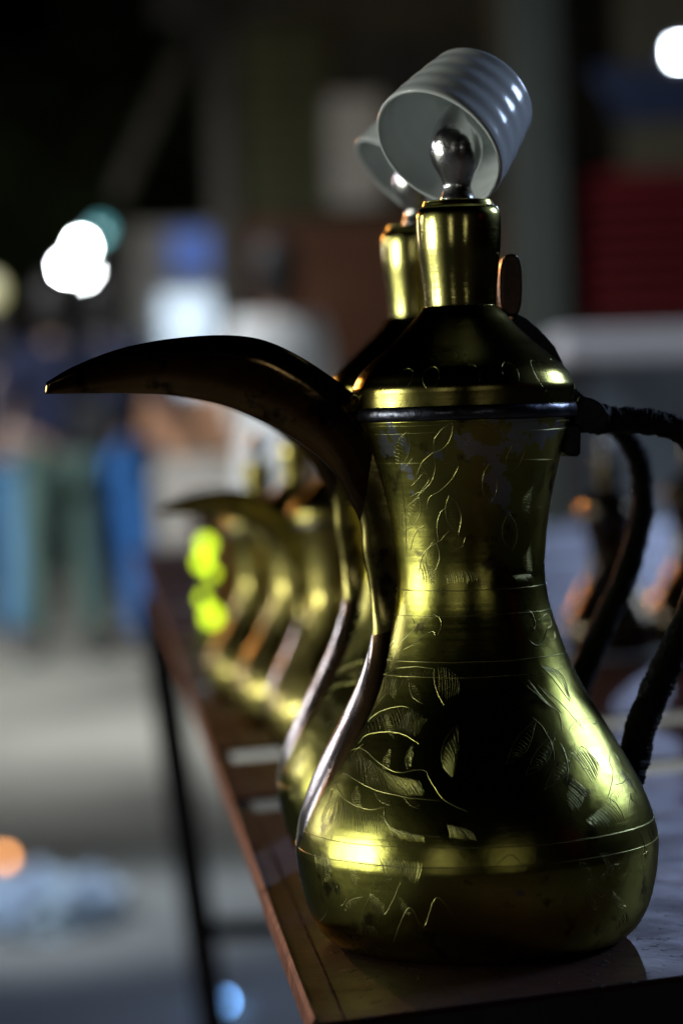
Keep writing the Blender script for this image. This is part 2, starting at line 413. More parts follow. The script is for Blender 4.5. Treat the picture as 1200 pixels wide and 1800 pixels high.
# trestle legs
def leg(p0, p1, t=0.016):
    V, F = tube([p0, p1], t, 4); o = mesh_obj('leg', V, F, 'table_leg', tb, smooth=False); return o
la = on(262, 1040, TAB) - off
for (px, dz) in ((0.0, 0.0),):
    leg(Vector((la.x + 0.004, la.y, TAB - 0.006)), Vector((la.x + 0.10, la.y, 0.0)), 0.019)
leg(Vector((la.x + 1.25, la.y, TAB - 0.006)), Vector((la.x + 1.15, la.y, 0.0)), 0.019)
leg(Vector((qa.x + 0.35, qa.y + 0.35, TAB - 0.006)), Vector((qa.x + 0.43, qa.y + 0.35, 0.0)), 0.019)
leg(Vector((qa.x + 0.95, qa.y + 0.6, TAB - 0.006)), Vector((qa.x + 0.87, qa.y + 0.6, 0.0)), 0.019)
V, F = tube([Vector((la.x + 0.055, la.y, 0.50)), Vector((la.x + 1.20, la.y, 0.50))], 0.013, 4)
mesh_obj('crossbar', V, F, 'table_leg', tb, smooth=False)

# ------------------------------------------------------------------ the coffee pot
MPP = P1.y / FPX                       # metres per photo pixel at the pot axis
rr_ = R(1.8)
def LP(px, py):
    dx, dy = px - 842, py - 1648
    return ((dx * math.cos(rr_) - dy * math.sin(rr_)) * MPP, (-dx * math.sin(rr_) - dy * math.cos(rr_)) * MPP)
def prof(lst):
    return [(hw * MPP, (1648 - y) * MPP) for y, hw in lst]

BODY_PX = [(1648, 236), (1644, 252), (1635, 268), (1618, 284), (1590, 299), (1560, 308), (1525, 315), (1490, 319), (1476, 319.5), (1458, 317.5), (1428, 311), (1389, 297), (1345, 275), (1298, 248),
           (1247, 217), (1195, 188), (1141, 164), (1087, 147), (1055, 139), (1023, 135), (991, 134), (953, 137), (895, 144), (841, 155), (799, 166), (767, 176), (742, 184), (731, 187)]
body_c = smooth_pts([(hw, 0, y) for y, hw in BODY_PX], 120)
BODY = [(p.x * MPP, (1648 - p.z) * MPP) for p in body_c]
def body_r(z):
    if z <= BODY[0][1]: return BODY[0][0]
    for i in range(len(BODY) - 1):
        if BODY[i][1] <= z <= BODY[i + 1][1]:
            f = (z - BODY[i][1]) / max(1e-9, BODY[i + 1][1] - BODY[i][1])
            return BODY[i][0] * (1 - f) + BODY[i + 1][0] * f
    return BODY[-1][0]
LID_PX = [(706, 193), (690, 194), (675, 194.5), (664, 190), (652, 184), (640, 174), (621, 153), (606, 136), (590, 118), (564, 92), (545, 76), (534, 66)]
NECK_PX = [(533, 63), (526, 63.5), (500, 65), (460, 69), (430, 72.5), (400, 74), (380, 74), (370, 72.5), (363, 69), (360, 66), (358, 63), (352, 61), (348, 54), (347, 0)]
FIN_PX = [(350, 31), (343, 30), (337, 28), (330, 26), (323, 25), (315, 27), (300, 34), (285, 41.5), (270, 46), (256, 47), (240, 45), (225, 39), (210, 31), (197, 23), (187, 15), (181, 7), (179, 0)]

def body_rw(x, y, z):
    r = body_r(z); a = math.atan2(y, x)
    return r + 0.0007 * mnoise.noise(Vector((math.cos(a) * 1.3 + 3.0, math.sin(a) * 1.3, z * 22)))
YAW_SPOUT = PI + R(9)                  # local +X is the spout; world azimuth of the spout
pot = empty('coffee_pot', P1, YAW_SPOUT)

inner = [(r - 0.0016, z) for r, z in BODY if z > 0.004]
prof_body = [(0, 0.0035)] + [(BODY[0][0] - 0.006, 0.003), (BODY[0][0] - 0.004, 0.0)] + BODY + [(inner[-1][0], BODY[-1][1])] + inner[::-1] + [(0, 0.0045)]
V, F = lathe(prof_body, 160, 0.0007, 3.0)
body = mesh_obj('body', V, F, 'brass', pot)

# pewter rim band
zb0, zb1 = (1648 - 731) * MPP, (1648 - 706) * MPP
rb = 197 * MPP
V, F = lathe([(rb - 0.006, zb0), (rb - 0.0008, zb0), (rb, zb0 + 0.0008), (rb + 0.0002, (zb0 + zb1) / 2), (rb, zb1 - 0.0008), (rb - 0.0008, zb1), (rb - 0.006, zb1)], 128, 0.0002, 1.0)
mesh_obj('rim_band', V, F, 'pewter', body)
# lid: cone, turned neck, finial
lid_pts = smooth_pts([(hw, 0, y) for y, hw in LID_PX], 46)
V, F = lathe([(p.x * MPP, (1648 - p.z) * MPP) for p in lid_pts], 128, 0.0005, 9.0)
lid = mesh_obj('lid', V, F, 'brass_lid', pot)
V, F = lathe(prof(NECK_PX[:1]) + [(p.x * MPP, (1648 - p.z) * MPP) for p in smooth_pts([(hw, 0, y) for y, hw in NECK_PX], 60)], 96, 0.0002, 4.0)
mesh_obj('lid_neck', V, F, 'brass_neck', lid)
V, F = lathe([(p.x * MPP, (1648 - p.z) * MPP) for p in smooth_pts([(hw, 0, y) for y, hw in FIN_PX], 60)], 64, 0.0004, 6.0)
mesh_obj('finial', V, F, 'finial_silver', lid)

# spout : beak (open channel) running into a closed duct down the body.  local +X = away from the axis
def SX(px, py):
    x, z = LP(px, py); return Vector((-x, z))           # 2d: radial, height
T_ = [(84, 668), (130, 641), (200, 613), (270, 597), (350, 588), (420, 589), (470, 601), (520, 625), (560, 650), (592, 672), (622, 697), (655, 740)]
B_ = [(82, 688), (150, 687), (230, 687), (310, 691), (385, 706), (440, 727), (490, 752), (530, 778), (565, 806), (588, 834), (606, 868), (628, 912)]
W_ = [2, 13, 24, 33, 40, 44, 45, 43, 40, 36, 32, 28]
I_ = [.85, .88, .88, .88, .88, .86, .84, .8, .7, .45, .15, .04]
secs = [(SX(*t), SX(*b), wv * MPP, iv) for t, b, wv, iv in zip(T_, B_, W_, I_)]
O_ = [(643, 960), (652, 1010), (656, 1060), (654, 1110), (639, 1170), (609, 1240), (574, 1310), (544, 1375), (524, 1435), (519, 1480), (521, 1520), (528, 1550)]
OW = [25, 22, 21, 30, 56, 78, 88, 86, 74, 56, 36, 12]
for i, ((px, py), wv) in enumerate(zip(O_, OW)):
    b = SX(px, py); b.x += 1.0 * MPP
    r = body_r(b.y)
    bulge = max(b.x - r, 0.0) + [40, 36, 30, 22, 16, 12, 10, 8, 6, 4, 2, 0][i] * 0.25 * MPP
    outer = r + bulge if i > 3 else max(b.x, r + bulge)
    secs.append((Vector((r - 0.010, b.y + 0.004)), Vector((outer, b.y)), wv * MPP, 0.04))
ns = len(secs)
flat = smooth_pts([(s[0].x, s[0].y, s[2]) for s in secs], 110), smooth_pts([(s[1].x, s[1].y, s[3]) for s in secs], 110)
V, F = [], []
K = 14
for a, b in zip(*flat):
    T2 = Vector((a.x, a.y)); B2 = Vector((b.x, b.y)); wv = max(a.z, 0.0002); iv = min(max(b.z, 0.03), 0.9)
    d = B2 - T2
    ring = []
    for k in range(K + 1):
        f = PI * k / K
        p = T2 + d * (math.sin(f) ** 0.75 if 0 < k < K else 0)
        ring.append((p.x, wv * math.copysign(abs(math.cos(f)) ** 0.9, math.cos(f)), p.y))
    for k in range(K, -1, -1):
        f = PI * k / K
        p = T2 + d * (iv * (math.sin(f) ** 0.75 if 0 < k < K else 0))
        ring.append((p.x, wv * 0.80 * math.copysign(abs(math.cos(f)) ** 0.9, math.cos(f)), p.y))
    V += ring
M_ = 2 * (K + 1)
def loft(name, r0, r1, material, parent):
    vs = V[r0 * M_:(r1 + 1) * M_]; fs = []
    for i in range(r1 - r0):
        for k in range(M_):
            k2 = (k + 1) % M_
            fs.append((i * M_ + k, i * M_ + k2, (i + 1) * M_ + k2, (i + 1) * M_ + k))
    if r0 == 0: fs.append(tuple(range(M_)))
    elif r1 == 109: fs.append(tuple((r1 - r0) * M_ + k for k in range(M_)))
    return mesh_obj(name, vs, fs, material, parent)
spout = loft('spout', 0, 52, 'spout_dark', pot)
loft('spout_neck', 52, 71, 'brass_aged', spout)
loft('spout_duct', 71, 109, 'spout_warm_reflect', spout)

for sgn in (1, -1):
    sp_ = []
    for (px, py, yy) in ((614, 686, 33), (630, 708, 34), (642, 730, 33), (652, 754, 32), (659, 778, 31), (664, 812, 29), (668, 850, 27)):
        q = SX(px, py); sp_.append((q.x, sgn * yy * MPP, q.y))
    pth = smooth_pts(sp_, 70)
    V_, F_ = tube(pth, lambda i, a: (3.2 + 3.4 * mnoise.noise(Vector((i * .33, math.cos(a), sgn * 4.0))) + 2.0 * mnoise.noise(Vector((i * .8, math.sin(a) * 2, sgn)))) * MPP, 10)
    mesh_obj('solder_seam', V_, F_, 'brass_neck', spout)

# handle side parts live at local -X
def HX(px, py, y=0.0):
    x, z = LP(px, py); return Vector((-x, y, z))
def poly(pts): return [(HX(*p).x, HX(*p).z) for p in pts]
strap = [(903, 546), (920, 554), (942, 572), (958, 588), (972, 604), (984, 627), (998, 660), (1014, 680), (1034, 698), (1046, 712), (1010, 716), (1003, 690), (996, 664), (982, 644), (958, 622), (926, 595), (905, 576), (893, 560)]
extrude_poly('strap', poly(strap), -0.0045, 0.0045, 'iron', lid)
blk = [(1000, 712), (1012, 690), (1034, 694), (1052, 702), (1066, 722), (1068, 738), (1052, 752), (1016, 756), (1000, 748)]
hinge = extrude_poly('hinge', poly(blk), -0.0085, 0.0085, 'iron', pot, 0.001)
extrude_poly('hinge_plate', poly([(984, 742), (1014, 740), (1013, 792), (1008, 797), (990, 796), (980, 786)]), -0.0095, 0.0095, 'iron', hinge, 0.0012)
# thumb piece: rounded thick tab
tp = []
for k in range(28):
    a = 2 * PI * k / 28
    cx, cz = 893, 496
    ex, ez = math.cos(a), math.sin(a)
    px = cx + 20 * math.copysign(abs(ex) ** 0.6, ex) + 2; pz = cz - 55 * math.copysign(abs(ez) ** 0.75, ez)
    tp.append((px, pz))
tab = extrude_poly('thumb_piece', poly(tp), -0.0035, 0.0035, 'thumb_wood', lid, 0.0012)
# handle wrapped with black cord
hp = [(1040, 728), (1075, 732), (1115, 734), (1160, 738), (1205, 752), (1240, 790), (1262, 850), (1266, 920), (1250, 1000), (1222, 1085), (1184, 1165), (1152, 1235), (1130, 1300), (1118, 1352), (1108, 1385)]
hpath = smooth_pts([tuple(HX(*p)) for p in hp], 260)
rng = random.Random(3)
def hrad(i, a):
    t = i / 259
    base = 22 + 5 * max(0, 1 - abs(t - 0.03) / 0.06) + (5 if t > 0.5 else 0) * min(1, (t - 0.5) * 4)
    wrap = ((i * 0.34 + a / (2 * PI)) % 1.0)
    lump = mnoise.noise(Vector((i * 0.17, math.cos(a) * 1.2, math.sin(a) * 1.2)))
    fine = mnoise.noise(Vector((i * 0.9, math.cos(a) * 3, math.sin(a) * 3)))
    return (base + 1.7 * math.sin(PI * wrap) + 4.2 * lump + 2.6 * fine) * MPP
V, F = tube(hpath, hrad, 18)
handle = mesh_obj('handle', V, F, 'wrap_black', pot)
fl = HX(1112, 1372)
V, F = lathe([(0.0, -0.003), (0.0075, -0.002), (0.0085, 0.0), (0.006, 0.0022), (0.0, 0.003)], 20)
mount = mesh_obj('handle_mount', V, F, 'iron', handle); mount.location = fl; mount.rotation_euler = (0, R(-60), 0)

# ------------------------------------------------------------------ engraving traced on the turned body
INV = Matrix.Translation(P1) @ Matrix.Rotation(YAW_SPOUT, 4, 'Z'); INV = INV.inverted()
o_l = INV @ CAM
def surf(px, py):
    d = (INV.to_3x3() @ ray(px, py))
    t = P1.y - 0.10; step = 0.0015; last = t
    def inside(t):
        p = o_l + d * t
        if p.z < 0 or p.z > BODY[-1][1]: return False
        return math.hypot(p.x, p.y) < body_rw(p.x, p.y, p.z)
    for _ in range(110):
        if inside(t):
            lo, hi = t - step, t
            for _ in range(9):
                m = (lo + hi) / 2
                if inside(m): hi = m
                else: lo = m
            return o_l + d * hi
        t += step
    return None
EV, EF = [], []
def eng3(pts, rad):
    if len(pts) < 2: return
    rad *= 1.25
    n = len(pts)
    def rf(i, a):
        e = min(i, n - 1 - i) / max(1, n - 1)
        return rad * (0.35 + 0.65 * min(1, e * 6)) * (0.85 + 0.3 * rng.random())
    tube(pts, rf, 5, EV, EF, cap=False)
def eng(poly_, rad=0.00017, dens=7.0):
    n = max(4, int(sum(math.dist(a, b) for a, b in zip(poly_, poly_[1:])) / dens))
    pts = []
    for p in smooth_pts([(x, y, 0) for x, y in poly_], n):
        q = surf(p.x + rng.uniform(-.5, .5), p.y + rng.uniform(-.5, .5))
        if q is None:
            eng3(pts, rad); pts = []; continue
        pts.append(q)
    eng3(pts, rad)
def hatch(U, Lw, n, rad=0.00011, jit=1.0):
    n = int(n * 1.25)
    u = smooth_pts([(x, y, 0) for x, y in U], n); l = smooth_pts([(x, y, 0) for x, y in Lw], n)
    for a, b in zip(u, l):
        j = rng.uniform(-jit, jit); e0 = rng.uniform(0, .06); e1 = rng.uniform(.92, 1.0)
        mid = (a + b) / 2 + Vector((2.0, -1.0, 0))
        eng([(a.x + (b.x - a.x) * e0 + j, a.y + (b.y - a.y) * e0), (mid.x + j, mid.y), (a.x + (b.x - a.x) * e1 + j, a.y + (b.y - a.y) * e1)], rad, 10)
z4 = lambda L: [(x / 3.529 + 520, y / 3.529 + 1140) for x, y in L]
z5 = lambda L: [(x / 3.871 + 860, y / 3.871 + 1040) for x, y in L]
z3 = lambda L: [(x / 3.0 + 640, y / 3.0 + 960) for x, y in L]
z2 = lambda L: [(x / 1.875 + 560, y / 1.875 + 500) for x, y in L]
z1 = lambda L: [(x / 1.765 + 500, y / 1.765 + 1380) for x, y in L]
# rings round the body
for yy, rad in ((1023, 1.5e-4), (1066, 1.6e-4), (1143, 1.8e-4), (1168, 1.3e-4), (1436, 1.7e-4), (1468, 2.0e-4), (752, 1.0e-4), (738, 1.2e-4), (803, .7e-4)):
    ring = []
    for k in range(161):
        a = 2 * PI * k / 160
        z = (1648 - yy) * MPP + 0.0005 * mnoise.noise(Vector((math.cos(a) * 2, math.sin(a) * 2, yy * 0.37)))
        r = body_r(z) + 0.0007 * mnoise.noise(Vector((math.cos(a) * 1.3 + 3.0, math.sin(a) * 1.3, z * 22))) + 0.00002
        ring.append(Vector((r * math.cos(a), r * math.sin(a), z)))
    # broken into hand-cut strokes
    k = 0
    while k < 160:
        ln = rng.randint(14, 40); eng3(ring[k:min(k + ln, 160) + 1], rad * rng.uniform(.45, .85)); k += ln - (0 if rng.random() < .3 else 1)
# left leaves
eng(z4([(610, 122), (740, 114), (862, 126)])); eng(z4([(862, 126), (856, 180), (876, 270), (915, 350)]))
hatch(z4([(560, 150), (660, 125), (760, 120), (855, 130)]), z4([(530, 290), (610, 285), (720, 190), (850, 165)]), 17)
hatch(z4([(880, 108), (920, 112), (990, 150), (1010, 200)]), z4([(880, 290), (930, 320), (975, 300), (1005, 290)]), 10, 1.3e-4)
eng(z4([(450, 440), (500, 350), (575, 265)]), 1.2e-4)
eng(z4([(445, 455), (480, 415), (560, 375), (640, 358), (700, 366)]))
eng(z4([(385, 590), (430, 540), (500, 520), (580, 515), (660, 530), (720, 560), (765, 595)]), 2e-4)
hatch(z4([(430, 480), (520, 400), (620, 370), (700, 370), (760, 400), (800, 430)]), z4([(430, 530), (560, 510), (660, 520), (720, 545), (755, 550), (795, 460)]), 22)
eng(z4([(345, 630), (400, 618), (440, 640), (480, 680), (530, 720), (600, 760), (660, 770), (720, 755), (780, 752), (810, 765)]), 2e-4)
eng(z4([(810, 765), (830, 810), (870, 880), (920, 940), (1000, 985), (1060, 1010)]))
eng(z4([(290, 770), (350, 800), (430, 850), (520, 885), (600, 905), (700, 925), (800, 935), (890, 945)]), 2e-4)
hatch(z4([(335, 650), (390, 640), (450, 680), (530, 745), (600, 780), (680, 800), (760, 815)]), z4([(320, 770), (420, 835), (520, 880), (620, 905), (690, 915), (760, 915), (795, 910)]), 30)
eng(z4([(245, 830), (270, 890), (310, 940), (370, 975), (430, 992), (480, 1000), (530, 985), (555, 980)]), 1.8e-4)
eng(z4([(555, 980), (548, 1010), (550, 1050), (575, 1100), (650, 1130), (780, 1158), (900, 1170)]), 1.8e-4)
hatch(z4([(225, 870), (270, 910), (320, 960), (400, 990), (470, 1010), (540, 1030), (560, 1080), (600, 1110)]), z4([(140, 1085), (220, 1110), (330, 1130), (430, 1150), (500, 1160), (570, 1165), (610, 1165), (640, 1170)]), 32)
hatch(z4([(600, 1120), (680, 1138), (780, 1160)]), z4([(650, 1190), (740, 1200), (800, 1205)]), 14)
hatch(z4([(1000, 470), (950, 560), (905, 650), (910, 720)]), z4([(1010, 640), (1000, 700), (985, 760), (965, 800)]), 9, 0.8e-4)
eng(z4([(1000, 470), (930, 560), (900, 660), (920, 740), (970, 800)]), 1.1e-4)
hatch(z4([(940, 1090), (1000, 1100), (1080, 1130)]), z4([(960, 1180), (1060, 1190), (1120, 1195)]), 12)
# right leaves
eng(z5([(350, 505), (420, 580), (480, 660), (550, 755)])); eng(z5([(350, 505), (450, 530), (510, 600), (540, 700), (560, 755)]))
for f in (.2, .4, .6, .8):
    eng(z5([(360, 510), (435 + 12 * f, 575 - 45 * f), (495 + 12 * f, 655 - 60 * f), (545, 740)]), 1.2e-4)
eng(z5([(250, 640), (320, 700), (390, 770), (470, 830), (490, 950)]), 1.8e-4); eng(z5([(330, 640), (400, 720), (490, 830)]), 1.6e-4)
eng(z5([(340, 650), (420, 700), (520, 800), (640, 940)]), 1.4e-4)
for k in range(5): eng(z5([(262 + 12 * k, 600 + 18 * k), (330 + 8 * k, 690 + 8 * k), (400 + 10 * k, 785 + 6 * k)]), 1.0e-4)
eng(z5([(290, 855), (350, 910), (400, 990), (430, 1060), (440, 1150)]), 1.5e-4)
eng(z5([(480, 1030), (510, 1100), (530, 1180), (530, 1260), (520, 1310)]), 1.9e-4)
hatch(z5([(545, 1085), (600, 1060), (650, 1075), (690, 1110)]), z5([(690, 1300), (735, 1280), (745, 1240), (755, 1200)]), 13)
hatch(z5([(555, 1275), (535, 1300), (525, 1340), (515, 1380), (530, 1440)]), z5([(660, 1360), (645, 1400), (630, 1450), (610, 1490), (570, 1510)]), 8, 1.2e-4)
hatch(z5([(800, 1410), (765, 1450), (720, 1490), (680, 1520), (650, 1560)]), z5([(910, 1560), (880, 1585), (830, 1605), (760, 1610), (700, 1605)]), 10, 1.2e-4)
eng(z5([(830, 1000), (815, 1150), (838, 1220), (830, 1300), (800, 1410)]), 1.6e-4)
hatch(z5([(830, 1090), (840, 1140), (835, 1200), (838, 1260)]), z5([(880, 1150), (890, 1200), (890, 1250), (885, 1300)]), 12, 0.9e-4)
eng(z5([(835, 1310), (905, 1303), (950, 1240)]), 2e-4)
eng(z5([(555, 1270), (610, 1310), (665, 1365)]), 1.6e-4)
eng(z5([(810, 1400), (860, 1440), (895, 1500), (915, 1560)]), 1.6e-4)
eng(z5([(940, 1500), (950, 1430), (957, 1365), (970, 1420), (1005, 1432)]), 2e-4)
eng(z5([(600, 1080), (620, 1050), (660, 1070), (690, 1110)]), 1.3e-4); eng(z5([(690, 890), (715, 905), (730, 870)]), 1.6e-4)
# calligraphic strokes between the rings
eng(z5([(262, 130), (290, 150), (310, 210), (302, 262), (280, 240)]), 1.9e-4)
eng(z5([(310, 210), (360, 170), (390, 150), (412, 190), (415, 240), (390, 250), (370, 320), (340, 365), (300, 360), (265, 330)]), 1.9e-4)
eng(z5([(440, 270), (442, 330), (410, 320)]), 1.8e-4)
eng(z3([(195, 505), (240, 460), (290, 410)]), 1.9e-4); eng(z3([(200, 405), (250, 380), (265, 400), (255, 420)]), 1.6e-4)
eng(z3([(205, 545), (260, 515), (320, 465), (365, 450), (377, 480), (405, 430), (405, 390), (375, 362), (340, 370), (300, 400)]), 1.9e-4)
# stems and curls on the waist
eng(z2([(265, 540), (270, 640), (285, 760), (290, 900)]), 1.3e-4)
eng(z2([(395, 850), (390, 800), (402, 750), (430, 730)]), 1.6e-4); eng(z2([(405, 840), (350, 880), (335, 920), (330, 950)]), 1.6e-4)
eng(z2([(432, 810), (400, 845)]), 1.5e-4); eng(z2([(355, 790), (325, 810), (310, 840), (300, 880)]), 1.4e-4)
eng(z2([(460, 600), (440, 640), (400, 680), (365, 700), (355, 740)]), 1.5e-4)
for a, b in (((270, 620), (310, 570)), ((300, 670), (345, 620)), ((310, 720), (365, 640)), ((300, 700), (340, 680)), ((300, 600), (330, 660)), ((330, 590), (370, 650))): eng(z2([a, ((a[0] + b[0]) / 2 + 2, (a[1] + b[1]) / 2), b]), 1.1e-4)
eng(z2([(420, 870), (470, 868), (482, 835)]), 1.4e-4)
hatch(z2([(335, 925), (350, 915), (370, 935)]), z2([(345, 985), (365, 990), (380, 990)]), 8)
hatch(z2([(412, 955), (460, 940), (510, 945)]), z2([(425, 990), (470, 985), (525, 980)]), 12, 1.2e-4)
hatch(z2([(690, 650), (700, 690), (690, 740)]), z2([(745, 560), (750, 600), (745, 650)]), 9, .8e-4)
hatch(z2([(640, 960), (660, 955), (690, 955)]), z2([(655, 985), (690, 985), (710, 980)]), 9, .8e-4)
for (cx, cy, sc_) in ((705, 792, 1.0), (748, 832, 1.1), (722, 905, 1.0), (778, 770, .9), (796, 905, 1.0), (760, 980, .9), (905, 800, 1.0), (930, 880, .9), (895, 935, 1.0), (860, 850, 1.0), (930, 985, .8)):
    rot = rng.uniform(-.5, .5)
    def tf(L): return [(cx + sc_ * (x * math.cos(rot) - y * math.sin(rot)), cy + sc_ * (x * math.sin(rot) + y * math.cos(rot))) for x, y in L]
    eng(tf([(-4, 34), (-14, 10), (-8, -16), (6, -34)]), 1.2e-4); eng(tf([(-4, 34), (10, 14), (14, -10), (6, -34)]), 1.2e-4)
    hatch(tf([(-8, 22), (-13, 4), (-8, -14), (0, -26)]), tf([(2, 26), (6, 10), (7, -4), (6, -24)]), 8, .75e-4)
for k in range(2, 5):
    cx = 850 + k * 34; cy = 1260 + 22 * k
    eng([(cx - 30, cy + 40), (cx - 10, cy - 6), (cx + 24, cy - 40)], 1.1e-4); eng([(cx - 30, cy + 40), (cx + 8, cy + 14), (cx + 24, cy - 40)], 1.1e-4)
    hatch([(cx - 24, cy + 26), (cx - 8, cy - 2), (cx + 16, cy - 30)], [(cx - 6, cy + 26), (cx + 8, cy + 10), (cx + 22, cy - 24)], 10, .8e-4)
for row, (yy, n_) in enumerate(((1205, 7), (1262, 8), (1325, 9), (1390, 10), (1520, 11), (1572, 11))):
    for k in range(n_):
        hwid = body_r((1648 - yy) * MPP) / MPP * .86
        cx = 838 + hwid * (-1 + 2 * (k + .5 * (row % 2) + .25) / n_) + rng.uniform(-8, 8); cy = yy + rng.uniform(-6, 6) + 14 * math.sqrt(max(0, 1 - ((cx - 838) / (hwid * 1.2)) ** 2)) * (yy - 900) / 500
        rot = rng.uniform(-1.0, 1.0); sc_ = .62
        if 745 < cx < 985: continue
        def tf(L): return [(cx + sc_ * (x * math.cos(rot) - y * math.sin(rot)), cy + sc_ * (x * math.sin(rot) + y * math.cos(rot))) for x, y in L]
        eng(tf([(-4, 38), (-15, 10), (-9, -16), (6, -38)]), .75e-4)
        hatch(tf([(-9, 24), (-14, 4), (-9, -14), (0, -28)]), tf([(4, 30), (9, 12), (10, -4), (8, -26)]), 8, .6e-4)
# zigzags near the base
eng(z1([(95, 430), (130, 400), (160, 310), (175, 375), (210, 320)]), 1.3e-4)
eng(z1([(225, 460), (270, 340), (310, 400), (360, 300)]), 1.3e-4); eng(z1([(335, 490), (385, 380), (430, 440), (470, 350), (520, 400)]), 1.1e-4)
hatch(z1([(88, 200), (110, 205), (135, 215)]), z1([(100, 270), (125, 290), (140, 270)]), 9, 1.2e-4)
hatch(z1([(290, 222), (350, 230), (425, 240)]), z1([(310, 290), (370, 300), (410, 300)]), 14, 1.3e-4)
hatch(z1([(265, 345), (285, 360), (305, 385)]), z1([(275, 395), (295, 410), (310, 405)]), 8, 1.2e-4)
hatch(z1([(235, 430), (255, 430), (275, 440)]), z1([(228, 465), (262, 472), (290, 470)]), 9, 1.0e-4)
hatch(z1([(975, 208), (1010, 205), (1062, 200)]), z1([(1010, 285), (1030, 285), (1060, 270)]), 12, 1.2e-4)
hatch(z1([(1065, 190), (1090, 180), (1110, 170)]), z1([(1095, 250), (1110, 245), (1125, 235)]), 7, 1.1e-4)
hatch(z1([(1025, 430), (1045, 400), (1060, 390)]), z1([(1030, 450), (1050, 430), (1065, 425)]), 7, 1.0e-4)
eng(z1([(650, 330), (690, 325), (705, 322)]), 1.1e-4); eng(z1([(655, 250), (700, 215), (740, 250)]), 1.0e-4)
eng(z1([(1100, 140), (1112, 180), (1118, 230)]), 2.2e-4); eng(z1([(1112, 215), (1125, 205), (1128, 215)]), 1.8e-4)
# the far side carries the same ornament
nV = len(EV); nF = len(EF)
EV += [Vector((-v.x, -v.y, v.z)) for v in EV[:nV]]
EF += [tuple(i + nV for i in f) for f in EF[:nF]]
mesh_obj('engraving', EV, EF, 'engraved_groove', body)
# scrollwork scratched round the lid shoulder
SV, SF = [], []
def lid_r(z):
    best = LID_PX[0]
    pts = [(hw * MPP, (1648 - y) * MPP) for y, hw in LID_PX]
    for i in range(len(pts) - 1):
        if pts[i][1] <= z <= pts[i + 1][1]:
            f = (z - pts[i][1]) / (pts[i + 1][1] - pts[i][1]); return pts[i][0] * (1 - f) + pts[i + 1][0] * f
    return pts[0][0] if z < pts[0][1] else pts[-1][0]
for k in range(18):
    a0 = 2 * PI * k / 18 + rng.uniform(-.05, .05)
    pts = []
    sweep = rng.uniform(2.0, 4.6)
    for j in range(20):
        t = j / 19 * sweep - 0.6
        a = a0 + 0.15 * math.cos(t) + 0.05 * t; z = (1648 - 664) * MPP + 0.0042 * math.sin(t) * (1 + .1 * k % 2)
        r = lid_r(z) + 0.0001
        pts.append(Vector((r * math.cos(a), r * math.sin(a), z)))
    tube(pts, rng.uniform(.00006, .00013), 5, SV, SF, cap=False)
mesh_obj('scrollwork', SV, SF, 'engraved_groove', lid)
tag(pot, 'large engraved brass coffee pot in sharp focus nearest the camera, curved dark spout', 'coffee pot', 'brass coffee pots in a row')

# ------------------------------------------------------------------ cups
def cup_profile():
    Lc = 0.0345; p = []
    for i in range(41):
        t = i / 40; z = Lc * t
        r = 0.0272 - 0.0046 * t ** 1.4 + 0.00011 * math.sin(2 * PI * t * 4.2 + 0.6) * (0 if t < .05 else 1)
        p.append((r, z))
    p += [(0.0215, Lc + 0.0015), (0.0195, Lc + 0.0028), (0.0150, Lc + 0.003), (0.0146, Lc + 0.0050), (0.0130, Lc + 0.0050), (0.0126, Lc + 0.0032), (0, Lc + 0.003)]
    q = []
    for i in range(31):
        t = i / 30; z = (Lc - 0.002) * t
        q.append((0.0256 - 0.0046 * t ** 1.4 + 0.0001 * math.sin(2 * PI * t * 4.2 + 0.6) * (0 if t < .05 else 1), z))
    q += [(0.0188, Lc - 0.0008), (0, Lc - 0.0005)]
    return q[::-1] + [(0.0259, -0.0007), (0.0268, -0.0007)] + p
V, F = lathe(cup_profile(), 96)
cup_mesh = mesh_obj('coffee_cup', V, F, 'porcelain')
def place_cup(o, potpos, sc, du=(0.49, 0.66, 0.57), d_px=30, off_px=(772, 256)):
    u = (IMG_R * du[0] + IMG_U * du[1] + IMG_F * du[2]).normalized()
    base1 = at(off_px[0], off_px[1], P1.y) + IMG_F * (d_px * MPP)
    rel = base1 - P1
    o.location = Vector(potpos) + rel * sc
    o.rotation_euler = u.to_track_quat('Z', 'Y').to_euler()
    o.scale = (sc, sc, sc)
place_cup(cup_mesh, P1, 1.0)
tag(cup_mesh, 'white ribbed porcelain cup upturned on the finial of the front pot, in focus', 'cup', 'upturned white cups on the pots')

# ------------------------------------------------------------------ the other pots of the row
def put_pot(loc, yaw, sc, label, group='brass coffee pots in a row', material=None):
    p = copy_tree(pot); p.location = loc; p.rotation_euler = (0, 0, yaw); p.scale = (sc, sc, sc)
    tag(p, label, 'coffee pot', group)
    if material:
        for ch in p.children_recursive:
            if ch.type == 'MESH' and ch.data.materials[0].name in ('brass', 'brass_lid', 'brass_neck', 'spout_warm_reflect', 'spout_dark', 'brass_aged', 'engraved_groove'):
                ch.data = ch.data.copy(); ch.data.materials[0] = MATS[material]
    return p
def put_cup(loc, sc, du, d, offp, label):
    c = cup_mesh.copy(); C.objects.link(c); place_cup(c, loc, sc, du, d, offp)
    tag(c, label, 'cup', 'upturned white cups on the pots'); return c
L2 = on(768, 1518, TAB)
put_pot(L2, YAW_SPOUT - R(3), 1.01, 'large blurred brass coffee pot directly behind the sharp front pot')
put_cup(L2, 1.01, (0.62, 0.74, 0.20), 20, (775, 262), 'blurred white cup upturned on the second pot, half hidden by the front cup')
L3 = on(604, 1316, TAB)
put_pot(L3, YAW_SPOUT - R(2), 0.68, 'small brass coffee pot whose dark curved beak points left beneath the big spout', material='brass_polished')
L4 = on(534, 1272, TAB)
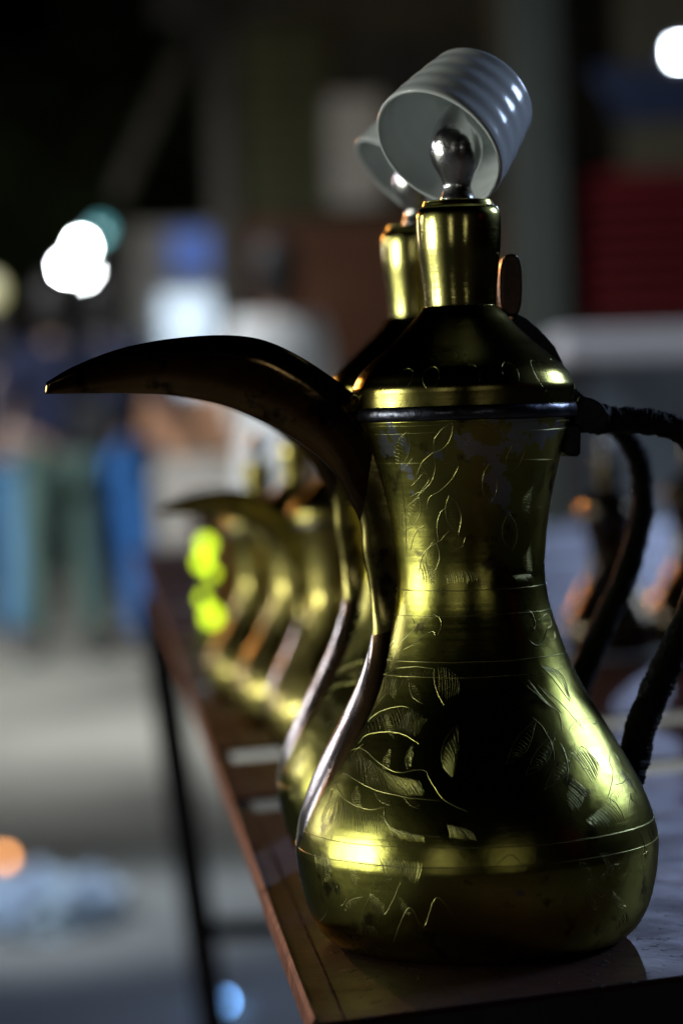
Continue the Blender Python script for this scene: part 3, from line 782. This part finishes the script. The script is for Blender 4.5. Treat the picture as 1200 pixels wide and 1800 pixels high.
put_pot(L4, YAW_SPOUT - R(50), 0.655, 'small brass coffee pot behind the beaked one, second from the row end', material='brass_polished')
put_cup(L4, 0.655, (0.3, 0.8, -0.3), 10, (790, 240), 'small blurred white cup on a small pot under the big spout')
L5 = on(466, 1228, TAB)
put_pot(L5, YAW_SPOUT - R(63), 0.60, 'small brass coffee pot at the far end of the row, behind the lime bulbs', material='brass_polished')
L6 = on(1075, 1150, TAB)
put_pot(L6, R(75), 0.56, 'small dull bronze pot seen under the handle of the front pot', 'bronze pots beyond the handle', 'copper')
L7 = on(1225, 1128, TAB)
put_pot(L7, R(80), 0.60, 'small dull bronze pot at the right edge beyond the black handle', 'bronze pots beyond the handle', 'copper')

# ------------------------------------------------------------------ small things on the table
b = empty('lime_lantern', on(364, 1118, TAB)); tag(b, 'small stand of glowing lime yellow bulbs under the small beak', 'lantern')
V, F = lathe([(0, 0.0), (0.016, 0.0), (0.017, 0.002), (0.006, 0.005), (0.0022, 0.009), (0.0022, 0.100), (0, 0.101)], 24); mesh_obj('stand', V, F, 'label_grey', b)
bl_ = Vector(b.location)
for (px, py, rr) in ((362, 958, .0075), (356, 988, .0070), (372, 1008, .0045), (357, 1052, .0045), (372, 1084, .0085)):
    q = at(px, py, bl_.y - .012) - bl_
    V, F = lathe([(0, -rr), (rr * .6, -rr * .8), (rr, 0), (rr * .8, rr * .6), (rr * .4, rr * 1.0), (0, rr * 1.1)], 16); g_ = mesh_obj('bulb', V, F, 'lime_glow', b); g_.location = q
    V, F = tube([q, Vector((0, 0, q.z + .004))], .0012, 6); mesh_obj('arm', V, F, 'label_grey', b)
b = empty('orange_bottle', on(404, 1102, TAB)); tag(b, 'small orange bottle beside the lime bulbs on the table', 'bottle')
V, F = lathe([(0, 0.03), (0.010, 0.0), (0.012, 0.003), (0.0125, 0.07), (0.011, 0.080), (0.006, 0.088), (0.006, 0.094), (0, 0.094)], 24); mesh_obj('bottle_body', V, F, 'orange_plastic', b)
V, F = lathe([(0, 0.104), (0.007, 0.104), (0.0075, 0.100), (0.0075, 0.092), (0.006, 0.092)], 20); mesh_obj('cap', V, F, 'orange_plastic', b)
b = empty('pink_cup', on(384, 1000, TAB)); tag(b, 'pink plastic beaker at the far end of the table', 'cup')
V, F = lathe([(0, 0.002), (0.024, 0.0), (0.026, 0.003), (0.034, 0.098), (0.0345, 0.100), (0.033, 0.100), (0.0245, 0.006), (0, 0.006)], 32); mesh_obj('beaker_body', V, F, 'pink_plastic', b)
V, F = lathe([(0.0342, 0.094), (0.036, 0.095), (0.036, 0.099), (0.0342, 0.100)], 32); mesh_obj('lip', V, F, 'pink_plastic', b)

# ------------------------------------------------------------------ rubbish on the ground at left
def crumple(name, loc, sx, sy, sz, seed, label):
    bm = bmesh.new(); bmesh.ops.create_icosphere(bm, subdivisions=5, radius=1.0)
    for v in bm.verts:
        n = v.co.normalized()
        k = 0.75 + 0.45 * abs(mnoise.noise(n * 2.1 + Vector((seed, 0, 0)))) + 0.30 * abs(mnoise.noise(n * 5 + Vector((0, seed, 0)))) + 0.1 * mnoise.noise(n * 11)
        v.co = Vector((n.x * sx * k, n.y * sy * k, max(0.0, (n.z * 0.8 + 0.35)) * sz * k))
    me = bpy.data.meshes.new(name); bm.to_mesh(me); bm.free()
    me.materials.append(MATS['plastic_bag'])
    o = bpy.data.objects.new(name, me); C.objects.link(o); o.location = loc
    tag(o, label, 'bag'); return o
crumple('plastic_bag', on(55, 1640, 0), 0.15, 0.11, 0.115, 1.3, 'big crumpled bluish plastic bag lying on the ground at the left edge')
crumple('plastic_bag', on(165, 1615, 0), 0.07, 0.07, 0.09, 4.7, 'small crumpled bluish plastic bag lying right of the big one')
def lamp_bulb(name, loc, r, material, label, cat, group=None, base=True):
    o = empty(name, loc); tag(o, label, cat, group)
    V, F = lathe([(0, -r), (r * .5, -r * .87), (r * .87, -r * .5), (r, 0), (r * .87, r * .5), (r * .5, r * .87), (r * .34, r * 1.05), (0, r * 1.05)], 20); mesh_obj('bulb', V, F, material, o)
    V, F = lathe([(0, r * 1.02), (r * .4, r * 1.02), (r * .42, r * 1.7), (r * .2, r * 1.9), (0, r * 1.9)], 16); mesh_obj('socket', V, F, 'lamp_metal', o)
    return o
gl = on(392, 1772, 0)
lamp_bulb('blue_glint', gl + Vector((0, 0, 0.012)), 0.011, 'glint_blue', 'tiny glowing blue bead standing in for a glint on the ground below the table', 'light')  # glowing bead added to make a blue glint on the ground
gl = on(9, 1516, 0)
lamp_bulb('orange_lamp', gl + Vector((0, 0, 0.014)), 0.014, 'led_orange', 'tiny glowing orange light on the ground at the left edge', 'light')

# ------------------------------------------------------------------ people
def skin_body(name, verts, edges, radii, material, parent, root=0, sub=2):
    me = bpy.data.meshes.new(name); me.from_pydata(verts, edges, []); me.update()
    o = bpy.data.objects.new(name, me); C.objects.link(o); o.parent = parent
    m = o.modifiers.new('skin', 'SKIN')
    for i, r in enumerate(radii):
        sv = me.skin_vertices[0].data[i]; sv.radius = r if isinstance(r, tuple) else (r, r); sv.use_root = (i == root)
    m.use_smooth_shade = True; m.branch_smoothing = 0.4
    s = o.modifiers.new('sub', 'SUBSURF'); s.levels = sub; s.render_levels = sub
    me.materials.append(MATS[material])
    return o
def person(loc, yaw, H, top, bottom, label, robe=False, stance=0.10, arm_out=0.10, elbow=0.25):
    k = H / 1.75
    p = empty('person', loc, yaw); p['label'] = label; p['category'] = 'person'
    # skeleton: facing -Y locally
    v = {}
    v['pel'] = (0, 0, .95); v['waist'] = (0, .01, 1.08); v['chest'] = (0, .0, 1.28); v['neckb'] = (0, .015, 1.45); v['neck'] = (0, .0, 1.52)
    v['jaw'] = (0, -.015, 1.575); v['head'] = (0, -.005, 1.655); v['crown'] = (0, 0.0, 1.72); v['nose'] = (0, -.105, 1.625)
    for s, n in ((1, 'r'), (-1, 'l')):
        v['sh' + n] = (s * .18, 0, 1.42); v['el' + n] = (s * (.20 + arm_out), .03, 1.13); v['wr' + n] = (s * (.17 + arm_out * .8), -elbow, .98 + elbow * .3)
        v['palm' + n] = (s * (.16 + arm_out * .8), -elbow - .07, .93 + elbow * .3)
        for j in range(4):
            v['f%d%s' % (j, n)] = (s * (.16 + arm_out * .8) + (j - 1.5) * .021, -elbow - .12 + .006 * abs(j - 1.4), .87 + elbow * .3 + .006 * abs(j - 1.4))
            v['g%d%s' % (j, n)] = (s * (.16 + arm_out * .8) + (j - 1.5) * .021, -elbow - .125, .835 + elbow * .3 + .009 * abs(j - 1.4))
        v['th' + n] = (s * (.16 + arm_out * .8) - s * .05, -elbow - .085, .90 + elbow * .3)
        v['hip' + n] = (s * .095, 0, .90); v['kn' + n] = (s * (.10 + stance * .4), -.02, .50); v['an' + n] = (s * (.10 + stance), .02, .09); v['toe' + n] = (s * (.11 + stance), -.14, .035)
    rad = dict(pel=.135, waist=.125, chest=.145, neckb=.075, neck=.055, jaw=.072, head=.092, crown=.06, nose=.012)
    for n in 'rl':
        rad.update({'sh' + n: .06, 'el' + n: .043, 'wr' + n: .028, 'palm' + n: .034, 'th' + n: .010, 'hip' + n: .085, 'kn' + n: .058, 'an' + n: .038, 'toe' + n: .036})
        for j in range(4): rad['f%d%s' % (j, n)] = .010; rad['g%d%s' % (j, n)] = .008
    E = [('pel', 'waist'), ('waist', 'chest'), ('chest', 'neckb'), ('neckb', 'neck'), ('neck', 'jaw'), ('jaw', 'head'), ('head', 'crown'), ('head', 'nose')]
    for n in 'rl':
        E += [('chest', 'sh' + n), ('sh' + n, 'el' + n), ('el' + n, 'wr' + n), ('wr' + n, 'palm' + n), ('palm' + n, 'th' + n), ('pel', 'hip' + n), ('hip' + n, 'kn' + n), ('kn' + n, 'an' + n), ('an' + n, 'toe' + n)]
        for j in range(4): E += [('palm' + n, 'f%d%s' % (j, n)), ('f%d%s' % (j, n), 'g%d%s' % (j, n))]
    def part(name, keys, edges, scale, material, grow=0.0, over={}):
        ks = list(keys); ix = {a: i for i, a in enumerate(ks)}
        vs = [tuple(c * k for c in over.get('v_' + a, v[a])) for a in ks]
        rs = [(over.get(a, rad[a] * scale + grow)) * k for a in ks]
        return skin_body(name, vs, [(ix[a], ix[b_]) for a, b_ in edges if a in ix and b_ in ix], rs, material, p)
    part('body', v.keys(), E, 1.0, 'skin')
    part('shirt', ['pel', 'waist', 'chest', 'neckb'] + [a + n for n in 'rl' for a in ('sh', 'el', 'wr')], E, 1.08, top, 0.012)
    if robe:
        V, F = lathe([(.155 * k, 1.30 * k), (.17 * k, 1.1 * k), (.19 * k, .9 * k), (.22 * k, .5 * k), (.25 * k, .12 * k), (.24 * k, .10 * k), (.21 * k, .5 * k), (.15 * k, 1.28 * k)], 32, 0.02, 2.0)
        mesh_obj('robe', V, F, bottom, p)
    else:
        part('trousers', ['pel'] + [a + n for n in 'rl' for a in ('hip', 'kn', 'an')], E, 1.12, bottom, 0.016, {'pel': .118, 'hipr': .105, 'hipl': .105})
    for s, n in ((1, 'r'), (-1, 'l')):
        a, t = Vector(v['an' + n]) * k, Vector(v['toe' + n]) * k
        skin_body('shoe', [tuple(a - Vector((0, -.03, .045)) * k), tuple(t + Vector((0, .02, .004)) * k), tuple(t + Vector((0, -.04, 0)) * k)], [(0, 1), (1, 2)], [.044 * k, .042 * k, .034 * k], 'shoe_pale', p)
    V, F = lathe([(.078 * k, -.14 * k), (.096 * k, -.08 * k), (.106 * k, 0), (.108 * k, .03 * k), (.098 * k, .075 * k), (.075 * k, .11 * k), (.035 * k, .125 * k), (0, .128 * k)], 24, .006, 5)
    h = mesh_obj('hair', V, F, 'hair', p); h.location = (0, .030 * k, 1.64 * k)
    return p
gA = on(118, 1162, 0)
person(gA, R(200), 1.74, 'shirt_navy', 'trouser_green', 'blurred person in navy top and grey green trousers standing left of the blue jeans', stance=0.05)
gB = on(214, 1156, 0)
person(gB, R(150), 1.76, 'shirt_navy', 'jeans_blue', 'blurred person in navy top and bright blue jeans nearest the table', stance=0.03, arm_out=0.16)
gC = on(30, 1146, 0)
person(gC, R(100), 1.60, 'blouse_pink', 'jeans_pale', 'blurred person in pale pink top and light jeans cut by the left edge', stance=0.09)
gD = at(497, 900, 10.6); gD.z = 0
person(gD, R(190), 1.86, 'robe_white', 'robe_white', 'blurred person in a long white robe behind the big spout', robe=True, arm_out=0.0, elbow=0.05).scale = (.80, .80, .96)
# black bag carried between the two
bb = empty('shoulder_bag', at(166, 745, gA.y - 0.35)); tag(bb, 'black shoulder bag hanging between the green trousers and blue jeans', 'bag')
V, F = box_vf(-.10, .10, -.05, .05, -.13, .10); bevel(mesh_obj('bag_body', V, F, 'bag_black', bb, smooth=False), 0.03, 3)
V, F = tube(smooth_pts([(-.09, 0, .08), (-.06, 0, .30), (.03, .12, .52), (.09, .02, .30), (.09, 0, .08)], 24), 0.012, 8); mesh_obj('strap', V, F, 'bag_black', bb)

# ------------------------------------------------------------------ lamps in view
def rel(px, py, Y): return at(px, py, Y)
lp = empty('lamp_stand', (rel(140, 460, 18).x + .05, 18.05, 0)); tag(lp, 'lamp stand carrying three blazing white bulbs behind the people', 'lamp')
zt = rel(140, 430, 18).z
V, F = tube([Vector((0, 0, 0)), Vector((0, 0, zt))], 0.025, 12); mesh_obj('pole', V, F, 'lamp_metal', lp)
for (px, py) in ((143, 433), (118, 470), (158, 488)):
    q = rel(px, py, 17.9) - Vector(lp.location)
    V, F = lathe([(0, -.035), (.019, -.031), (.033, -.014), (.035, 0), (.029, .019), (.016, .032), (0, .035)], 20)
    bo = mesh_obj('bulb', V, F, 'bulb_white', lp); bo.location = q
    V, F = tube([q + Vector((0, .02, .03)), Vector((0, 0, q.z + .08))], 0.012, 8); mesh_obj('arm', V, F, 'lamp_metal', lp)
for (px, py, m_, r_) in ((178, 404, 'bulb_teal', .05), (166, 524, 'bulb_lilac', .05)):
    q = rel(px, py, 17.85) - Vector(lp.location)
    V, F = lathe([(0, -r_), (r_ * .6, -r_ * .8), (r_, 0), (r_ * .6, r_ * .8), (0, r_)], 16)
    bo = mesh_obj('small_bulb', V, F, m_, lp); bo.location = q
    V, F = tube([q + Vector((0, .02, 0)), Vector((0, 0, q.z))], 0.010, 8); mesh_obj('arm', V, F, 'lamp_metal', lp)
# floodlight at top right on a post
fd = at(1199, 92, 6.2)
fp = empty('floodlight', (fd.x + .10, fd.y + .12, 0)); tag(fp, 'square floodlight on a post glaring at the upper right corner', 'lamp')
q = fd - Vector(fp.location)
V, F = tube([Vector((0, 0, 0)), Vector((0, 0, fd.z + .15))], 0.03, 12); mesh_obj('post', V, F, 'lamp_metal', fp)
hd = box('housing', q.x - .05, q.x + .05, q.y + .003, q.y + .06, q.z - .04, q.z + .04, 'lamp_metal', fp, .006)
box('glass', q.x - .022, q.x + .022, q.y - .004, q.y + .0028, q.z - .018, q.z + .018, 'flood_glass', fp)
fl_ = bpy.data.lights.new('floodlight_beam', 'AREA'); fl_.size = 0.05; fl_.energy = 27; fl_.color = (0.46, 0.60, 1.0)
fo_ = bpy.data.objects.new('floodlight_beam', fl_); C.objects.link(fo_); fo_.location = fd + Vector((0, -.012, 0)); fo_.rotation_euler = (Vector((0.1, 1.2, 1.0)) - fd).to_track_quat('-Z', 'Y').to_euler()
V, F = tube([Vector((q.x, q.y + .05, q.z)), Vector((0, 0, q.z + .05))], 0.014, 8); mesh_obj('bracket', V, F, 'lamp_metal', fp)
# dim yellow globe at the left edge
yl = at(-22, 512, 13.0)
yo = empty('globe_lamp', (yl.x, yl.y, 0)); tag(yo, 'dim yellow globe lamp on a post at the left edge', 'lamp')
V, F = tube([Vector((0, 0, 0)), Vector((0, 0, yl.z - .06))], 0.02, 12); mesh_obj('post', V, F, 'lamp_metal', yo)
V, F = lathe([(0, -.08), (.04, -.07), (.07, -.04), (.08, 0), (.07, .04), (.04, .07), (0, .08)], 24); g_ = mesh_obj('globe', V, F, 'bulb_yellow', yo); g_.location = (0, 0, yl.z)

# ------------------------------------------------------------------ background stalls and buildings
def rect(px0, px1, py0, py1, Y):
    a = at(px0, py1, Y); b_ = at(px1, py0, Y); return a.x, b_.x, a.z, b_.z
# lit fridge
x0, x1, z0, z1 = rect(232, 408, 392, 700, 16)
fr = empty('drinks_fridge', ((x0 + x1) / 2, 16, 0)); tag(fr, 'tall white drinks fridge with glowing front and blue header behind the spout', 'fridge')
hw = (x1 - x0) / 2
box('cabinet', -hw, hw, .03, .6, 0.0, z1, 'fridge_white', fr, .01)
box('glowing_door', -hw + .20, hw - .03, 0.0, .028, 1.2, z1 - .42, 'fridge_glow', fr)
box('header_sign', -hw + .27, hw - .08, -.02, .028, z1 - .27, z1 - .05, 'fridge_sign', fr)
box('kick_plate', -hw + .02, hw - .02, 0.012, .028, .05, .5, 'crate_grey', fr)
for i in range(4):
    zz = 1.25 + i * (z1 - 1.75) / 4
    box('shelf', -hw + .04, hw - .04, -.012, -.001, zz, zz + .02, 'fridge_white', fr)
# boxes
x0, x1, z0, z1 = rect(240, 425, 690, 800, 13.2)
def carton(x0, x1, y0, y1, z0, z1, m, label, cat):
    t = empty('carton' if m == 'cardboard' else 'crate', ((x0 + x1) / 2, (y0 + y1) / 2, z0)); tag(t, label, cat)
    hx, hy, h = (x1 - x0) / 2, (y1 - y0) / 2, z1 - z0
    if m == 'cardboard':
        box('box_body', -hx, hx, -hy, hy, 0, h, m, t, .008)
        for s in (-1, 1):
            box('flap', -hx + .005, hx - .005, min(s * .004, s * (hy - .003)), max(s * .004, s * (hy - .003)), h + .002, h + .008, m, t)
    else:
        box('base', -hx, hx, -hy, hy, 0, .02, m, t)
        n = 3
        for i in range(n):
            za = .03 + i * (h - .03) / n; zb = za + (h - .03) / n - .02
            for s in (-1, 1):
                box('slat', -hx, hx, s * hy - .008, s * hy + .008, za, zb, m, t)
                box('slat', s * hx - .008, s * hx + .008, -hy + .01, hy - .01, za, zb, m, t)
    return t
zc = rect(0, 1, 800, 890, 13.2)
gz = 0.0
carton(x0 - .06, x1 + .05, 13.2, 13.7, 0.0, z0 * .48, 'crate_grey', 'lower grey slatted crate under the brown carton', 'crate')
carton(x0 - .04, x1 + .03, 13.2, 13.7, z0 * .48, z0 - .01, 'crate_grey', 'upper grey slatted crate under the brown carton', 'crate')
carton(x0, x1 + .02, 13.2, 13.7, z0, z1, 'cardboard', 'brown cardboard carton on grey crates under the big spout', 'carton')
# utility pole with brace
pp = at(405, 300, 14.5)
up = empty('utility_pole', (pp.x, pp.y, 0)); tag(up, 'grey wooden utility pole with a slanting brace left of the olive shutter', 'pole')
V, F = tube([Vector((0, 0, 0)), Vector((-.05, 0, 5.5))], lambda i, a: .105 - .02 * i, 14); mesh_obj('post', V, F, 'pole_wood', up)
q1 = at(205, 350, 14.5) - Vector(up.location); q2 = at(330, 70, 14.5) - Vector(up.location)
V, F = tube([q1, q2, q2 + Vector((.25, 0, .45))], 0.05, 10); mesh_obj('brace', V, F, 'pole_wood', up)
q3 = at(300, 10, 14.5) - Vector(up.location)
box('crossarm', q3.x - .1, .3, -.06, .06, q3.z - .06, q3.z + .10, 'pole_wood', up, .01)
# building with olive shutter, Y=19
YB = 19.0
x0, x1, _, _ = rect(418, 900, 0, 700, YB)
bl = empty('shop_building', ((x0 + x1) / 2, YB, 0)); tag(bl, 'dark shop building with olive slatted shutter behind the pots', 'building')
bx = bl.location.x
def rb_(px0, px1, py0, py1, Y=YB): 
    a0, a1, c0, c1 = rect(px0, px1, py0, py1, Y); return a0 - bx, a1 - bx, c0, c1
hw = (x1 - x0) / 2
box('wall', -hw, hw, 0, 6, 2.45, 7.0, 'wall_plaster', bl)
box('lower_wall', -hw, hw, 0.01, 6, 0.0, 2.448, 'wall_brown', bl)
a0, a1, c0, c1 = rb_(436, 575, 40, 372)
sh = box('shutter', a0, a1, -.05, -.003, c0, c1, 'slat_olive', bl)
ns_ = 11
for i in range(ns_):
    zz = c0 + (c1 - c0) * i / ns_
    V = [(a0, -.052, zz), (a1, -.052, zz), (a1, -.052, zz + (c1 - c0) / ns_ * .9), (a0, -.052, zz + (c1 - c0) / ns_ * .9), (a0, -.11, zz + .02), (a1, -.11, zz + .02)]
    mesh_obj('slat', V, [(0, 1, 5, 4), (4, 5, 2, 3), (0, 4, 3), (1, 2, 5), (0, 3, 2, 1)], 'slat_olive', sh, smooth=False)
a0, a1, c0, c1 = rb_(578, 672, 168, 362)
pn = box('white_panel', a0, a1, -.09, -.003, c0, c1, 'panel_white', bl, .01)
a0, a1, c0, c1 = rb_(640, 890, 70, 330)
dk = box('dark_window', a0, a1, -.03, -.003, c0, c1, 'bag_black', bl)
for i in range(3):
    xx = a0 + (a1 - a0) * (i + .5) / 3
    box('mullion', xx - .03, xx + .03, -.06, -.032, c0, c1, 'wall_plaster', dk)
# right stall: grey pillar, red shutter, white counter, blue awning, Y=12
YR = 12.0
x0, x1, _, _ = rect(985, 1600, 0, 700, YR)
st = empty('red_shutter_shop', ((x0 + x1) / 2, YR, 0)); tag(st, 'shop with dark red slatted shutter behind the black handle', 'building'); bx = st.location.x
a0, a1, c0, c1 = rb_(1000, 1560, 288, 566, YR)
hw = (x1 - x0) / 2
box('wall', -hw, hw, .02, 4, 0, 4.5, 'wall_plaster', st)
a = rb_(915, 985, 250, 700, YR); box('pillar', a[0], a[1], -.12, .15, 0, 4.5, 'pillar_grey', st, .01)
sh = box('shutter', a0, a1, -.03, .017, c0, c1, 'slat_red', st)
for i in range(9):
    h_ = (c1 - c0) / 9; zz = c0 + h_ * i
    V = [(a0, -.032, zz), (a1, -.032, zz), (a1, -.032, zz + h_ * .92), (a0, -.032, zz + h_ * .92), (a0, -.075, zz + .01), (a1, -.075, zz + .01)]
    mesh_obj('slat', V, [(0, 1, 5, 4), (4, 5, 2, 3), (0, 4, 3), (1, 2, 5), (0, 3, 2, 1)], 'slat_red', sh, smooth=False)
aw = rb_(1040, 1560, 140, 205, YR)
V = [(aw[0], 0.015, aw[3] + .10), (aw[1], 0.015, aw[3] + .10), (aw[1], -.9, aw[2]), (aw[0], -.9, aw[2]), (aw[0], -.9, aw[2] - .12), (aw[1], -.9, aw[2] - .12), (aw[0], 0.015, aw[3] + .07), (aw[1], 0.015, aw[3] + .07), (aw[1], -.88, aw[2] - .03), (aw[0], -.88, aw[2] - .03), (aw[0], -.88, aw[2] - .12), (aw[1], -.88, aw[2] - .12)]
mesh_obj('awning', V, [(0, 1, 2, 3), (3, 2, 5, 4), (6, 9, 8, 7), (9, 10, 11, 8), (4, 5, 11, 10), (0, 3, 9, 6), (3, 4, 10, 9), (1, 7, 8, 2), (2, 8, 11, 5), (0, 6, 7, 1)], 'awning_blue', st, smooth=False)
x0, x1, z0, z1 = rect(985, 1560, 566, 632, 9.5)
ct = empty('white_counter', ((x0 + x1) / 2, 9.5, 0)); tag(ct, 'white market counter in front of the red shutter', 'counter')
hw = (x1 - x0) / 2
box('counter_top', -hw, hw, 0, .7, z0, z1, 'counter_white', ct, .01)
for s in (-1, 1):
    for yy in (.05, .6): box('leg', s * (hw - .08) - .03, s * (hw - .08) + .03, yy, yy + .06, 0, z0 - .002, 'table_leg', ct)
box('back_panel', -hw + .1, hw - .1, .3, .33, .08, z0 - .002, 'panel_blue', ct)

# ------------------------------------------------------------------ tree at the upper left
def tree(loc, H, label, seed):
    t = empty('street_tree', loc); tag(t, label, 'tree'); rn = random.Random(seed)
    V, F = [], []
    tube(smooth_pts([(0, 0, 0), (.08, .05, H * .25), (-.05, 0, H * .5), (.1, .05, H * .8)], 16), lambda i, a: .16 * (1 - i / 22), 10, V, F)
    for k in range(7):
        a = k * 2.4; z = H * (.38 + .06 * k)
        tube(smooth_pts([(0, 0, z), (math.cos(a) * .5, math.sin(a) * .5, z + .4), (math.cos(a) * 1.2, math.sin(a) * 1.2, z + .8)], 8), lambda i, a_: .06 * (1 - i / 10), 7, V, F)
    mesh_obj('trunk', V, F, 'bark', t)
    V, F = [], []
    for c in range(60):
        th = rn.uniform(0, 2 * PI); rr = rn.uniform(.2, 1.5); cz = H * .72 + rn.gauss(0, .75); cc = Vector((math.cos(th) * rr, math.sin(th) * rr, cz))
        for l in range(70):
            p = cc + Vector((rn.gauss(0, .22), rn.gauss(0, .22), rn.gauss(0, .18)))
            u = Vector((rn.gauss(0, 1), rn.gauss(0, 1), rn.gauss(0, .6))).normalized(); w_ = u.orthogonal().normalized(); s = rn.uniform(.05, .10)
            b0 = len(V); V += [p - u * s, p + w_ * s * .45, p + u * s, p - w_ * s * .45]; F.append((b0, b0 + 1, b0 + 2, b0 + 3))
    mesh_obj('crown', V, F, 'leaf', t, smooth=False)
q = at(120, 330, 22)
tree((q.x, 22, 0), 4.2, 'dark leafy tree at the upper left behind the lamp stand', 5)
